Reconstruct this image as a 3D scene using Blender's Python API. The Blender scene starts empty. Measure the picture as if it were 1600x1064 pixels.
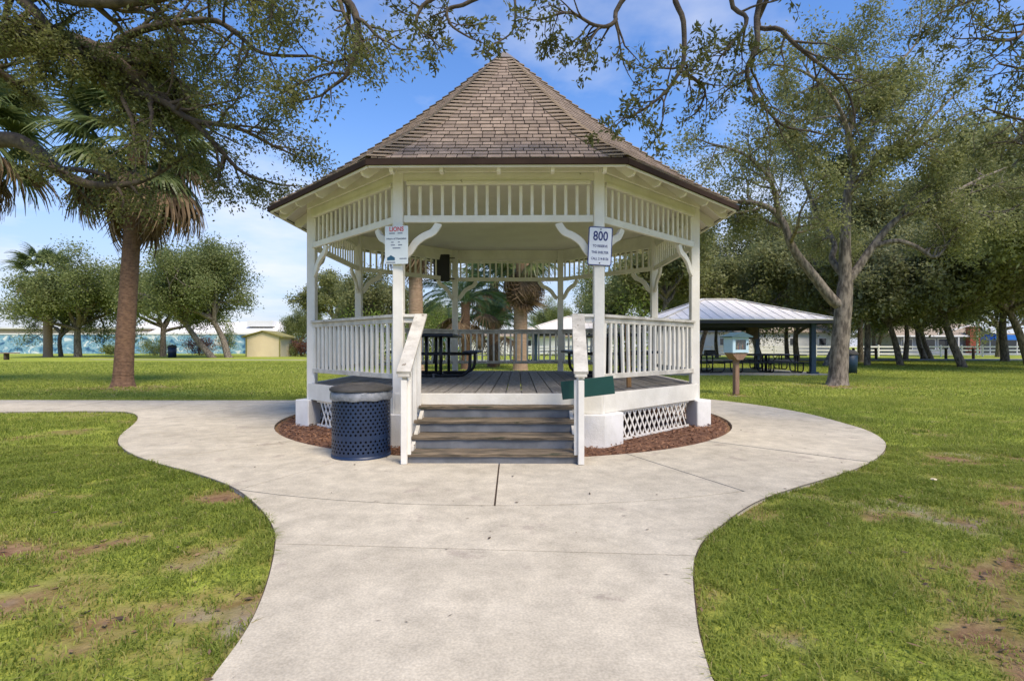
import bpy, bmesh, math, random
import numpy as np
from mathutils import Vector, Matrix, geometry
PI = math.pi; R = math.radians
SC = bpy.context.scene; COL = SC.collection

# ------------------------------------------------------------------ camera, sky, sun, exposure
F, HOR, CAMZ = 840.0, 541.0, 1.22          # focal length and horizon row measured on the 1600 px photograph
cd = bpy.data.cameras.new('camera'); cam = bpy.data.objects.new('camera', cd); COL.objects.link(cam)
cam.location = (0, 0, CAMZ); cam.rotation_euler = (R(90), 0, 0)
cd.sensor_width = 36; cd.lens = F/1600*36; cd.shift_y = (HOR-532)/1600; cd.clip_start = .05; cd.clip_end = 3000
SC.camera = cam
SUN_EL, SUN_AZ = 54, 145                   # azimuth clockwise from +Y: behind the camera, to its right
w = bpy.data.worlds.new('World'); SC.world = w; w.use_nodes = True
nt = w.node_tree; nt.nodes.clear(); N = nt.nodes.new; L = nt.links.new
out = N('ShaderNodeOutputWorld'); bg = N('ShaderNodeBackground'); bg.inputs['Strength'].default_value = .126
sky = N('ShaderNodeTexSky'); sky.sky_type = 'NISHITA'; sky.sun_disc = False
sky.sun_elevation = R(SUN_EL); sky.sun_rotation = R(SUN_AZ); sky.air_density = 1.0; sky.dust_density = .25; sky.ozone_density = 2.2
tc = N('ShaderNodeTexCoord'); sep = N('ShaderNodeSeparateXYZ'); L(tc.outputs['Generated'], sep.inputs[0])
zz = N('ShaderNodeMath'); zz.operation = 'ADD'; zz.inputs[1].default_value = .12; L(sep.outputs['Z'], zz.inputs[0])
dv = N('ShaderNodeVectorMath'); dv.operation = 'DIVIDE'; L(tc.outputs['Generated'], dv.inputs[0])
cmb = N('ShaderNodeCombineXYZ'); L(zz.outputs[0], cmb.inputs[0]); L(zz.outputs[0], cmb.inputs[1]); cmb.inputs[2].default_value = 1
L(cmb.outputs[0], dv.inputs[1])
ns = N('ShaderNodeTexNoise'); ns.inputs['Scale'].default_value = 1.0; ns.inputs['Detail'].default_value = 7; ns.inputs['Roughness'].default_value = .55
L(dv.outputs[0], ns.inputs['Vector'])
rp = N('ShaderNodeValToRGB'); rp.color_ramp.elements[0].position = .485; rp.color_ramp.elements[1].position = .74
rp.color_ramp.elements[1].color = (.75, .75, .75, 1)
em = N('ShaderNodeMapRange'); em.inputs[1].default_value = .05; em.inputs[2].default_value = .55; em.inputs[3].default_value = .08; em.inputs[4].default_value = -.10; L(sep.outputs['Z'], em.inputs[0])
ea_ = N('ShaderNodeMath'); ea_.operation = 'ADD'; L(ns.outputs['Fac'], ea_.inputs[0]); L(em.outputs[0], ea_.inputs[1])
L(ea_.outputs[0], rp.inputs[0])
mx = N('ShaderNodeMix'); mx.data_type = 'RGBA'; L(rp.outputs['Color'], mx.inputs['Factor'])
hs_ = N('ShaderNodeHueSaturation'); hs_.inputs['Saturation'].default_value = 1.22; hs_.inputs['Hue'].default_value = .509; L(sky.outputs[0], hs_.inputs['Color'])
hzr = N('ShaderNodeMapRange'); hzr.interpolation_type = 'SMOOTHSTEP'; hzr.inputs[1].default_value = -.02; hzr.inputs[2].default_value = .42; hzr.inputs[3].default_value = .85; hzr.inputs[4].default_value = 0; L(sep.outputs['Z'], hzr.inputs[0])
hz_ = N('ShaderNodeMix'); hz_.data_type = 'RGBA'; L(hzr.outputs[0], hz_.inputs['Factor']); L(hs_.outputs[0], hz_.inputs['A']); hz_.inputs['B'].default_value = (1.95, 2.2, 3.15, 1)
L(hz_.outputs['Result'], mx.inputs['A']); mx.inputs['B'].default_value = (4.1, 4.15, 4.4, 1)
L(mx.outputs['Result'], bg.inputs['Color']); L(bg.outputs[0], out.inputs[0])
sd = bpy.data.lights.new('sun', 'SUN'); so = bpy.data.objects.new('sun', sd); COL.objects.link(so)
sd.energy = 2.4; sd.angle = R(24); sd.color = (1, .88, .71)
so.rotation_euler = (R(90-SUN_EL), 0, R(180-SUN_AZ)); so.location = (20, -20, 30)
vs = SC.view_settings; vs.view_transform = 'Standard'; vs.look = 'None'; vs.gamma = 1; vs.exposure = .98; vs.use_curve_mapping = False
SC.cycles.max_bounces = 6; SC.cycles.diffuse_bounces = 4; SC.cycles.transparent_max_bounces = 4
SC.cycles.glossy_bounces = 2; SC.cycles.transmission_bounces = 4; SC.cycles.use_denoising = True

def G(x, y):                                # photograph pixel on the ground -> world X, Y
    d = CAMZ*F/(y-HOR); return ((x-800)*d/F, d)
def P(x, y, d):                             # photograph pixel at distance d -> world point
    return Vector(((x-800)*d/F, d, CAMZ+(HOR-y)*d/F))

# ------------------------------------------------------------------ materials
def rgb(c): return (c[0], c[1], c[2], 1)
def pm(name, c1, c2=None, scale=4, rough=.7, bump=0, bscale=80, stretch=(1, 1, 1), rnd=0, chips=None, metal=0, lines=None, spec=.4, coord='pos', ramp=(.35, .65), trans=0, alpha=1):
    m = bpy.data.materials.new(name); m.use_nodes = True; t = m.node_tree; n = t.nodes.new; l = t.links.new
    b = t.nodes['Principled BSDF']; b.inputs['Roughness'].default_value = rough; b.inputs['Metallic'].default_value = metal
    b.inputs['Specular IOR Level'].default_value = spec
    if coord == 'pos': src = n('ShaderNodeNewGeometry').outputs['Position']
    else: src = n('ShaderNodeTexCoord').outputs['Object']
    mp = n('ShaderNodeMapping'); mp.inputs['Scale'].default_value = stretch; l(src, mp.inputs['Vector']); vec = mp.outputs[0]
    def noise(s, d=5, r=.6):
        x = n('ShaderNodeTexNoise'); x.inputs['Scale'].default_value = s; x.inputs['Detail'].default_value = d; x.inputs['Roughness'].default_value = r
        l(vec, x.inputs['Vector']); return x.outputs['Fac']
    def mix(f, a, c, mode='MIX'):
        x = n('ShaderNodeMix'); x.data_type = 'RGBA'; x.blend_type = mode
        for k, v in (('Factor', f), ('A', a), ('B', c)):
            if hasattr(v, 'links'): l(v, x.inputs[k])
            elif k == 'Factor': x.inputs[k].default_value = v
            else: x.inputs[k].default_value = rgb(v)
        return x.outputs['Result']
    def rmp(f, a, c):
        x = n('ShaderNodeMapRange'); x.inputs[1].default_value = a; x.inputs[2].default_value = c; l(f, x.inputs[0]); return x.outputs[0]
    col = mix(rmp(noise(scale), *ramp), c1, c2 or c1)
    if rnd:
        oi = n('ShaderNodeObjectInfo'); h = n('ShaderNodeHueSaturation'); l(col, h.inputs['Color'])
        l(rmp_out(t, oi.outputs['Random'], 1-rnd, 1+rnd), h.inputs['Value']); col = h.outputs[0]
    if chips:                               # (colour, threshold, scale): worn-off paint or stains
        col = mix(rmp(noise(chips[2], 6, .65), chips[1], chips[1]+.04), col, chips[0])
    if lines:                               # (axis, pitch): narrow board joints, relief only
        sp = n('ShaderNodeSeparateXYZ'); l(n('ShaderNodeTexCoord').outputs['Object'], sp.inputs[0])
        q = n('ShaderNodeMath'); q.operation = 'DIVIDE'; q.inputs[1].default_value = lines[1]; l(sp.outputs[lines[0]], q.inputs[0])
        fr = n('ShaderNodeMath'); fr.operation = 'FRACT'; l(q.outputs[0], fr.inputs[0])
        lt = n('ShaderNodeMath'); lt.operation = 'GREATER_THAN'; lt.inputs[1].default_value = .1; l(fr.outputs[0], lt.inputs[0])
        bl = n('ShaderNodeBump'); bl.inputs['Strength'].default_value = .9; bl.inputs['Distance'].default_value = .01; l(lt.outputs[0], bl.inputs['Height'])
        l(bl.outputs[0], b.inputs['Normal'])
    l(col, b.inputs['Base Color'])
    if bump:
        bp = n('ShaderNodeBump'); bp.inputs['Strength'].default_value = bump; bp.inputs['Distance'].default_value = .01
        l(noise(bscale, 4), bp.inputs['Height'])
        if lines: l(bl.outputs[0], bp.inputs['Normal'])
        l(bp.outputs[0], b.inputs['Normal'])
    if trans: b.inputs['Transmission Weight'].default_value = trans
    if alpha < 1: b.inputs['Alpha'].default_value = alpha
    return m
def rmp_out(t, s, a, b):
    x = t.nodes.new('ShaderNodeMapRange'); x.inputs[3].default_value = a; x.inputs[4].default_value = b; t.links.new(s, x.inputs[0]); return x.outputs[0]
def leafmat(name, a, b, transl=.35, rough=.5, spec=.3, third=None):
    m = bpy.data.materials.new(name); m.use_nodes = True; t = m.node_tree; n = t.nodes.new; l = t.links.new
    at = n('ShaderNodeAttribute'); at.attribute_name = 'tint'
    x = n('ShaderNodeMix'); x.data_type = 'RGBA'; l(at.outputs['Fac'], x.inputs['Factor']); x.inputs['A'].default_value = rgb(a); x.inputs['B'].default_value = rgb(b)
    res = x.outputs['Result']
    if third:                               # a third colour where tint runs from 1 to 2
        su = n('ShaderNodeMath'); su.operation = 'SUBTRACT'; su.use_clamp = True; su.inputs[1].default_value = 1; l(at.outputs['Fac'], su.inputs[0])
        y = n('ShaderNodeMix'); y.data_type = 'RGBA'; l(su.outputs[0], y.inputs['Factor']); l(res, y.inputs['A']); y.inputs['B'].default_value = rgb(third); res = y.outputs['Result']
    oi = n('ShaderNodeObjectInfo'); h = n('ShaderNodeHueSaturation'); l(res, h.inputs['Color'])
    l(rmp_out(t, oi.outputs['Random'], .85, 1.15), h.inputs['Value'])
    bs = t.nodes['Principled BSDF']; bs.inputs['Roughness'].default_value = rough; bs.inputs['Specular IOR Level'].default_value = spec
    l(h.outputs[0], bs.inputs['Base Color'])
    tr = n('ShaderNodeBsdfTranslucent'); l(h.outputs[0], tr.inputs['Color'])
    ms = n('ShaderNodeMixShader'); ms.inputs[0].default_value = transl; l(bs.outputs[0], ms.inputs[1]); l(tr.outputs[0], ms.inputs[2])
    l(ms.outputs[0], t.nodes['Material Output'].inputs['Surface']); return m

WOODBARE = (.16, .12, .085)
MT = dict(
    white=pm('white_paint', (.80, .765, .68), (.68, .645, .56), 3.0, .65, .3, 40, chips=(WOODBARE, .68, 14)),
    whitepost=pm('white_paint_post', (.82, .785, .71), (.70, .665, .59), 2.4, .6, .25, 30, chips=(WOODBARE, .72, 11)),
    worn=pm('worn_white_paint', (.66, .62, .54), (.44, .41, .35), 6.0, .75, .4, 50, chips=(WOODBARE, .635, 9)),
    soffit=pm('soffit_paint', (.74, .69, .58), (.66, .61, .50), 2.0, .6, .1, 40, lines=(1, .09)),
    ceiling=pm('ceiling_paint', (.72, .68, .58), (.66, .61, .52), 2.0, .6, .1, 40, lines=(1, .1)),
    pier=pm('painted_pier', (.83, .81, .77), (.70, .68, .63), 3.5, .8, .5, 60, chips=((.36, .33, .28), .68, 8)),
    shingle=pm('roof_shingle', (.30, .224, .164), (.215, .158, .115), 7, .9, .5, 140, rnd=.2),
    hipcap=pm('hip_shingle', (.325, .248, .182), (.275, .208, .152), 5, .9, .5, 140, rnd=.08),
    under=pm('roof_underlay_shade', (.055, .04, .032), (.04, .03, .025), 5, .95),  # dark underlay; its strips also paint the shadow lines below shingle rows
    capmetal=pm('cap_metal', (.30, .25, .20), (.2, .17, .14), 6, .5, metal=.3),
    fascia=pm('brown_fascia', (.048, .030, .023), (.036, .023, .018), 4, .85, spec=.1),
    deck=pm('deck_grey', (.29, .265, .235), (.18, .165, .145), 5, .75, .5, 60, stretch=(6, .6, 1), rnd=.18, chips=((.36, .335, .3), .62, 2.5)),
    tread=pm('weathered_tread', (.25, .19, .125), (.085, .07, .05), 6, .85, .8, 70, stretch=(.7, 6, 6), chips=((.05, .052, .03), .57, 1.8), ramp=(.38, .62)),
    riser=pm('riser_grey', (.175, .18, .19), (.115, .12, .128), 5, .65, .3, 40, stretch=(1, 1, .8), chips=((.42, .42, .41), .68, 3.5)),
    navy=pm('navy_steel', (.009, .021, .055), (.014, .030, .074), 5, .42, .08, 60, spec=.5),
    darknavy=pm('dark_navy_coating', (.012, .018, .035), (.02, .027, .045), 6, .45),
    blackpipe=pm('black_pipe', (.012, .012, .014), (.02, .02, .022), 6, .4),
    lid=pm('lid_plastic', (.035, .033, .03), (.07, .065, .058), 6, .7, .2, 40),
    bag=pm('bag_plastic', (.13, .14, .155), (.27, .28, .30), 9, .3, .8, 25, alpha=1),
    bagdark=pm('bag_inside', (.015, .015, .02), None, 5, .5),
    black=pm('black_panel', (.01, .01, .01), (.016, .016, .015), 5, .5),
    green=pm('green_board', (.006, .052, .042), (.009, .065, .052), 5, .5),
    signwhite=pm('sign_white', (.74, .76, .80), (.70, .72, .77), 6, .35),
    signgrey=pm('sign_pale', (.62, .67, .68), (.57, .62, .63), 6, .4),
    signblue=pm('sign_blue', (.02, .03, .15), None, 5, .4), signred=pm('sign_red', (.55, .03, .04), None, 5, .4),
    signteal=pm('sign_teal', (.02, .08, .14), None, 5, .4), signtext=pm('sign_text', (.14, .16, .22), None, 5, .5),
    plank=pm('brown_plank', (.33, .19, .08), (.24, .13, .055), 3, .7, .3, 50, stretch=(8, 8, 1)),
    concrete=None, dirt=None,
    bark=pm('oak_bark', (.25, .21, .165), (.085, .07, .055), 12, .95, 1.0, 24, stretch=(1, 1, .3), ramp=(.4, .6)),
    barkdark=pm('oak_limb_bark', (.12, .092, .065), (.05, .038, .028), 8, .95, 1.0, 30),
    palmbark=pm('palm_bark', (.23, .135, .082), (.115, .068, .044), 9, .95, 1.0, 30, stretch=(1, 1, 2.2)),
    palmbark2=pm('pale_palm_bark', (.36, .25, .17), (.24, .16, .105), 5, .95, 1.0, 14, stretch=(1, 1, 4)),
    oak=leafmat('oak_leaf', (.145, .162, .058), (.35, .355, .145), 0.47),
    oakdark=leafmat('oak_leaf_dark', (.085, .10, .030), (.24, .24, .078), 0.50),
    oakfar=leafmat('far_oak_leaf', (.14, .175, .06), (.33, .365, .135), 0.47),
    oakgrey=leafmat('grey_oak_leaf', (.15, .165, .075), (.34, .345, .17), 0.45),
    bright=leafmat('bright_leaf', (.12, .19, .03), (.27, .32, .06), .45),
    frond=leafmat('palm_frond', (0.072, 0.111, 0.036), (0.195, 0.227, 0.078), 0.35, .4),
    deadfrond=leafmat('dead_frond', (.11, .072, .04), (.29, .20, .115), .25, .8),
    datefrond=leafmat('date_frond', (.05, .10, .05), (.11, .18, .08), .3, .4),
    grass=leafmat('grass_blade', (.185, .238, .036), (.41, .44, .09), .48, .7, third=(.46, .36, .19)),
    metalroof=pm('white_metal_roof', (.82, .78, .72), (.74, .70, .64), 2, .65, spec=.15),
    postblue=pm('shelter_post_blue', (.008, .028, .055), (.012, .036, .068), 3, .5),
    slab=pm('shelter_slab', (.22, .22, .20), (.28, .28, .26), 3, .9),
    wood=pm('brown_wood', (.30, .19, .125), (.2, .12, .08), 6, .8, .4, 50, stretch=(6, 6, 1)),
    paleblue=pm('pale_blue_paint', (.50, .66, .74), (.45, .61, .70), 5, .55),
    tealroof=pm('dark_teal_roof', (.05, .10, .12), (.07, .13, .15), 6, .7),
    glass=pm('dark_glass', (.02, .025, .03), None, 3, .08, spec=.8),
    whitewall=pm('white_wall', (.74, .73, .71), (.66, .65, .62), .6, .8), whitefence=pm('white_fence', (.78, .77, .75), None, 3, .5),
    tanwall=pm('tan_band', (.42, .33, .25), (.36, .28, .21), .6, .8), cream=pm('cream_wall', (.74, .62, .42), (.68, .56, .37), 1, .8),
    olive=pm('olive_trim', (.30, .27, .09), (.25, .22, .07), 2, .7), tan_roof=pm('tan_roof', (.36, .29, .21), (.3, .24, .17), 2, .9),
    brick=pm('red_brick', (.36, .085, .05), (.26, .06, .04), 9, .85), greywall=pm('grey_house_wall', (.35, .37, .40), (.3, .32, .35), 1, .8),
    bluetarp=pm('blue_tarp', (.02, .15, .55), None, 3, .5), darkwall=pm('dark_wall', (.03, .035, .045), None, 1, .8),
    timber=pm('dark_timber', (.10, .075, .05), (.06, .045, .03), 6, .9), teal=pm('teal_paint', (.10, .42, .34), None, 3, .5),
    shrubred=leafmat('red_shrub_leaf', (.10, .05, .03), (.30, .12, .07), .3),
)
def mural():
    m = bpy.data.materials.new('mural_paint'); m.use_nodes = True; t = m.node_tree; n = t.nodes.new; l = t.links.new
    g = n('ShaderNodeNewGeometry'); mp = n('ShaderNodeMapping'); mp.inputs['Scale'].default_value = (.35, 1, .55); l(g.outputs['Position'], mp.inputs[0])
    x = n('ShaderNodeTexNoise'); x.inputs['Scale'].default_value = 1.1; x.inputs['Detail'].default_value = 3; x.inputs['Distortion'].default_value = 1.6; l(mp.outputs[0], x.inputs['Vector'])
    r = n('ShaderNodeValToRGB'); e = r.color_ramp.elements; e[0].position = .34; e[0].color = (.03, .09, .19, 1); e[1].position = .66; e[1].color = (.66, .70, .70, 1)
    for p_, c in ((.42, (.07, .19, .33, 1)), (.48, (.19, .36, .46, 1)), (.52, (.30, .47, .54, 1)), (.56, (.10, .25, .40, 1)), (.60, (.42, .55, .60, 1))):
        k = e.new(p_); k.color = c
    l(x.outputs['Fac'], r.inputs[0]); l(r.outputs[0], t.nodes['Principled BSDF'].inputs['Base Color']); t.nodes['Principled BSDF'].inputs['Roughness'].default_value = .8
    return m
MT['mural'] = mural()
def concrete():
    m = pm('path_concrete', (.62, .55, .425), (.49, .43, .325), .9, .85, .25, 220, chips=((.46, .395, .31), .61, 2.2), ramp=(.3, .7), spec=.25)
    t = m.node_tree; n = t.nodes.new; l = t.links.new; b = t.nodes['Principled BSDF']
    old = b.inputs['Base Color'].links[0].from_socket
    g = n('ShaderNodeNewGeometry').outputs['Position']
    v = n('ShaderNodeTexNoise'); v.inputs['Scale'].default_value = 90; v.inputs['Detail'].default_value = 3; l(g, v.inputs['Vector'])
    mr = n('ShaderNodeMapRange'); mr.inputs[1].default_value = .3; mr.inputs[2].default_value = .7; mr.inputs[3].default_value = .82; mr.inputs[4].default_value = 1.12; l(v.outputs['Fac'], mr.inputs[0])
    v2 = n('ShaderNodeTexNoise'); v2.inputs['Scale'].default_value = 5; v2.inputs['Detail'].default_value = 8; v2.inputs['Roughness'].default_value = .7; l(g, v2.inputs['Vector'])
    m2 = n('ShaderNodeMapRange'); m2.inputs[1].default_value = .35; m2.inputs[2].default_value = .65; m2.inputs[3].default_value = .81; m2.inputs[4].default_value = 1.10; l(v2.outputs['Fac'], m2.inputs[0])
    mu = n('ShaderNodeMath'); mu.operation = 'MULTIPLY'; l(mr.outputs[0], mu.inputs[0]); l(m2.outputs[0], mu.inputs[1])
    oi = n('ShaderNodeObjectInfo'); o2 = rmp_out(t, oi.outputs['Random'], .95, 1.05)
    m3 = n('ShaderNodeMath'); m3.operation = 'MULTIPLY'; l(mu.outputs[0], m3.inputs[0]); l(o2, m3.inputs[1])
    h = n('ShaderNodeHueSaturation'); l(old, h.inputs['Color']); l(m3.outputs[0], h.inputs['Value']); l(h.outputs[0], b.inputs['Base Color'])
    return m
MT['concrete'] = concrete()
def groundmat():
    m = bpy.data.materials.new('lawn_soil'); m.use_nodes = True; t = m.node_tree; n = t.nodes.new; l = t.links.new
    b = t.nodes['Principled BSDF']; b.inputs['Roughness'].default_value = .95; b.inputs['Specular IOR Level'].default_value = .1
    g = n('ShaderNodeNewGeometry').outputs['Position']
    def ns(s, d): 
        x = n('ShaderNodeTexNoise'); x.inputs['Scale'].default_value = s; x.inputs['Detail'].default_value = d; x.inputs['Roughness'].default_value = .65; l(g, x.inputs['Vector']); return x.outputs['Fac']
    def ramp(f, a, c): 
        x = n('ShaderNodeMapRange'); x.inputs[1].default_value = a; x.inputs[2].default_value = c; l(f, x.inputs[0]); return x.outputs[0]
    def mix(f, a, c):
        x = n('ShaderNodeMix'); x.data_type = 'RGBA'; l(f, x.inputs['Factor'])
        for k, v in (('A', a), ('B', c)):
            if hasattr(v, 'links'): l(v, x.inputs[k])
            else: x.inputs[k].default_value = rgb(v)
        return x.outputs['Result']
    gr = mix(ramp(ns(.35, 6), .35, .65), (.28, .33, .045), (.44, .455, .085))
    gr = mix(ramp(ns(7, 5), .4, .7), gr, (.19, .26, .035))
    dirt = mix(ramp(ns(9, 6), .35, .65), (.15, .078, .040), (.32, .20, .115))
    dirt = mix(ramp(ns(1.1, 3), .55, .7), dirt, (.36, .31, .26))
    at = n('ShaderNodeAttribute'); at.attribute_name = 'bare'
    col = mix(at.outputs['Fac'], gr, dirt); l(col, b.inputs['Base Color'])
    bp = n('ShaderNodeBump'); bp.inputs['Strength'].default_value = .7; bp.inputs['Distance'].default_value = .02; l(ns(45, 5), bp.inputs['Height']); l(bp.outputs[0], b.inputs['Normal'])
    return m
MT['ground'] = groundmat()
MT['mulch'] = leafmat('mulch_chip', (.10, .045, .025), (.30, .16, .09), .0, .9)
MT['litter'] = leafmat('fallen_leaf', (.07, .05, .035), (.30, .19, .10), .1, .8)

# ------------------------------------------------------------------ mesh helpers
class MB:
    def __init__(s): s.v = []; s.f = []
    def add(s, vs, fs, M=None):
        o = len(s.v); s.v += [tuple(M @ Vector(v)) if M is not None else tuple(v) for v in vs]; s.f += [tuple(i+o for i in f) for f in fs]; return s
    def box(s, c, d, M=None):
        x, y, z = c; a, b, h = d[0]/2, d[1]/2, d[2]/2
        return s.add([(x+i*a, y+j*b, z+k*h) for i in (-1, 1) for j in (-1, 1) for k in (-1, 1)],
                     [(0, 1, 3, 2), (4, 6, 7, 5), (0, 4, 5, 1), (2, 3, 7, 6), (0, 2, 6, 4), (1, 5, 7, 3)], M)
    def prism(s, poly, a, b, M=None, ax='z'):
        n = len(poly)
        mk = {'z': lambda p, t: (p[0], p[1], t), 'y': lambda p, t: (p[0], t, p[1]), 'x': lambda p, t: (t, p[0], p[1])}[ax]
        vs = [mk(p, a) for p in poly]+[mk(p, b) for p in poly]
        fs = [tuple(range(n))[::-1], tuple(range(n, 2*n))]+[(i, (i+1) % n, n+(i+1) % n, n+i) for i in range(n)]
        return s.add(vs, fs, M)
    def beam(s, p, q, wd, ht, up=(0, 0, 1)):
        p = Vector(p); q = Vector(q); z = (q-p); ln = z.length; z.normalize(); x = z.cross(Vector(up)); x.normalize(); y = x.cross(z)
        M = Matrix((x, z, y)).transposed().to_4x4(); M.translation = (p+q)/2
        return s.box((0, 0, 0), (wd, ln, ht), M)
    def tube(s, pts, rad, n=8, cap=True):
        pts = [Vector(p) for p in pts]; k = len(pts)
        if not hasattr(rad, '__len__'): rad = [rad]*k
        o = len(s.v); ref = None
        for i, p in enumerate(pts):
            t = (pts[min(i+1, k-1)]-pts[max(i-1, 0)]).normalized()
            if ref is None: ref = t.orthogonal().normalized()
            ref = (ref-t*ref.dot(t)); ref = ref.normalized() if ref.length > 1e-6 else t.orthogonal().normalized()
            b = t.cross(ref)
            for j in range(n):
                a = 2*PI*j/n; s.v.append(tuple(p+(ref*math.cos(a)+b*math.sin(a))*rad[i]))
        for i in range(k-1):
            for j in range(n):
                s.f.append((o+i*n+j, o+i*n+(j+1) % n, o+(i+1)*n+(j+1) % n, o+(i+1)*n+j))
        if cap: s.f.append(tuple(o+j for j in range(n))[::-1]); s.f.append(tuple(o+(k-1)*n+j for j in range(n)))
        return s
    def lathe(s, prof, n=32, c=(0, 0)):
        o = len(s.v)
        for r, z in prof:
            for j in range(n): a = 2*PI*j/n; s.v.append((c[0]+r*math.cos(a), c[1]+r*math.sin(a), z))
        for i in range(len(prof)-1):
            for j in range(n): s.f.append((o+i*n+j, o+i*n+(j+1) % n, o+(i+1)*n+(j+1) % n, o+(i+1)*n+j))
        return s
    def mesh(s, name, mat, bevel=0, smooth=False):
        me = bpy.data.meshes.new(name); me.from_pydata(s.v, [], s.f); 
        if bevel:
            bm = bmesh.new(); bm.from_mesh(me)
            bmesh.ops.bevel(bm, geom=bm.edges[:], offset=bevel, segments=1, affect='EDGES', clamp_overlap=True)
            bm.to_mesh(me); bm.free()
        if mat: me.materials.append(MT[mat] if isinstance(mat, str) else mat)
        if smooth: me.shade_smooth()
        me.update(); return me
    def obj(s, name, mat, parent=None, bevel=0, smooth=False, M=None):
        return put(name, s.mesh(name, mat, bevel, smooth), parent, M)
def put(name, me, parent=None, M=None):
    o = bpy.data.objects.new(name, me); COL.objects.link(o); o.parent = parent
    if M is not None: o.matrix_local = M
    return o
def tag(o, label, cat=None, group=None):
    o['label'] = label
    if cat: o['category'] = cat
    if group: o['group'] = group
    return o
def thing(name, label, cat, loc=(0, 0, 0), rz=0, group=None):
    o = bpy.data.objects.new(name, None); COL.objects.link(o); o.location = loc; o.rotation_euler = (0, 0, rz); o.empty_display_size = .2
    return tag(o, label, cat, group)
def kind(o, k, label=None):
    o['kind'] = k
    if label: o['label'] = label
    return o
def dup(root, loc, rz=0, label=None, scale=1, group=None):
    r = root.copy(); COL.objects.link(r); r.location = loc; r.rotation_euler = (0, 0, rz); r.scale = (scale,)*3 if not hasattr(scale, '__len__') else scale
    if label: r['label'] = label
    if group: r['group'] = group
    for ch in root.children:
        c = ch.copy(); COL.objects.link(c); c.parent = r
        for g in ch.children:
            d = g.copy(); COL.objects.link(d); d.parent = c
    return r
def npmesh(name, V, faces_n, mat, tint=None, smooth=False):     # V (k*n,3); k polygons of faces_n corners with their own vertices
    V = np.ascontiguousarray(V.reshape(-1, 3), dtype=np.float32); nv = len(V); nf = nv//faces_n
    me = bpy.data.meshes.new(name); me.vertices.add(nv); me.vertices.foreach_set('co', V.ravel())
    me.loops.add(nv); me.loops.foreach_set('vertex_index', np.arange(nv, dtype=np.int32))
    me.polygons.add(nf); me.polygons.foreach_set('loop_start', np.arange(0, nv, faces_n, dtype=np.int32))
    if tint is not None:
        a = me.attributes.new('tint', 'FLOAT', 'FACE'); a.data.foreach_set('value', np.ascontiguousarray(tint, dtype=np.float32))
    me.materials.append(MT[mat] if isinstance(mat, str) else mat); me.update(calc_edges=True); return me
def crom(pts, k=6, closed=False):           # Catmull-Rom through points
    pts = [Vector(p) for p in pts]; n = len(pts); o = []
    for i in range(n if closed else n-1):
        g = (lambda j: pts[j % n]) if closed else (lambda j: pts[max(0, min(n-1, j))])
        a, b, c, d = g(i-1), g(i), g(i+1), g(i+2)
        for t in range(k):
            t /= k; o.append(.5*((2*b)+(c-a)*t+(2*a-5*b+4*c-d)*t*t+(3*b-a-3*c+d)*t**3))
    if not closed: o.append(pts[-1])
    return o
def RZ(a): return Matrix.Rotation(a, 4, 'Z')
def T(*p): return Matrix.Translation(p)
rng = random.Random(7); nr = np.random.default_rng(11)

def vnoise(x, y, s, seed=0):                # value noise 0..1 for planting
    g = np.random.default_rng(seed).random((256, 256)); x = np.asarray(x)*s+1000.; y = np.asarray(y)*s+1000.
    i = np.floor(x).astype(int); j = np.floor(y).astype(int); u = x-i; v = y-j; u = u*u*(3-2*u); v = v*v*(3-2*v)
    q = lambda a, b: g[a & 255, b & 255]
    return (q(i, j)*(1-u)+q(i+1, j)*u)*(1-v)+(q(i, j+1)*(1-u)+q(i+1, j+1)*u)*v
def fbm(x, y, s, seed=0): return (vnoise(x, y, s, seed)*.55+vnoise(x, y, s*2.1, seed+1)*.28+vnoise(x, y, s*4.3, seed+2)*.17)

# ------------------------------------------------------------------ the pavement
GX, GY, GTH = -.13, 9.353, -.0112           # gazebo centre and turn
RI, RO = 3.66, 5.33
px_left = [(330, 1068), (385, 990), (415, 920), (428, 860), (425, 830), (405, 800), (370, 770), (330, 752), (285, 738), (240, 726), (205, 713), (187, 700), (184, 690), (190, 680), (205, 668), (214, 658), (211, 650), (192, 645.5), (150, 644.5), (60, 645), (0, 646)]
px_right = [(1114, 1068), (1095, 1000), (1087, 940), (1085, 900), (1090, 870), (1105, 845), (1130, 825), (1160, 802), (1195, 783), (1250, 764), (1310, 746), (1350, 731), (1375, 716), (1385, 702), (1380, 690), (1355, 675), (1310, 661)]
lft = [Vector((p[0], p[1], 0)) for p in crom([Vector((*G(*q), 0)) for q in px_left], 5)]
rgt = [Vector((p[0], p[1], 0)) for p in crom([Vector((*G(*q), 0)) for q in px_right], 5)]
outl = [Vector((-.95, -6, 0)), Vector((-1.0, -1, 0)), Vector((-1.04, 1.2, 0))]+lft
ye = lft[-1].y; outl += [Vector((-40, ye+.9, 0)), Vector((-40, ye+2.7, 0)), Vector((-12, 11.95, 0)), Vector((-7, 11.85, 0))]
a0, a1 = math.atan2(11.85-GY, -4.7), math.atan2(rgt[-1].y-GY, rgt[-1].x-GX); r1 = math.hypot(rgt[-1].y-GY, rgt[-1].x-GX)
for i in range(41):
    t = i/40; a = a0+(a1-a0)*t; r = RO+(r1-RO)*max(0, (t-.7)/.3); outl.append(Vector((GX+r*math.cos(a), GY+r*math.sin(a), 0)))
outl += rgt[::-1][1:]+[Vector((.70, 1.2, 0)), Vector((.66, -1, 0)), Vector((.62, -6, 0))]
OUT = np.array([(p.x, p.y) for p in outl])
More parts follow.
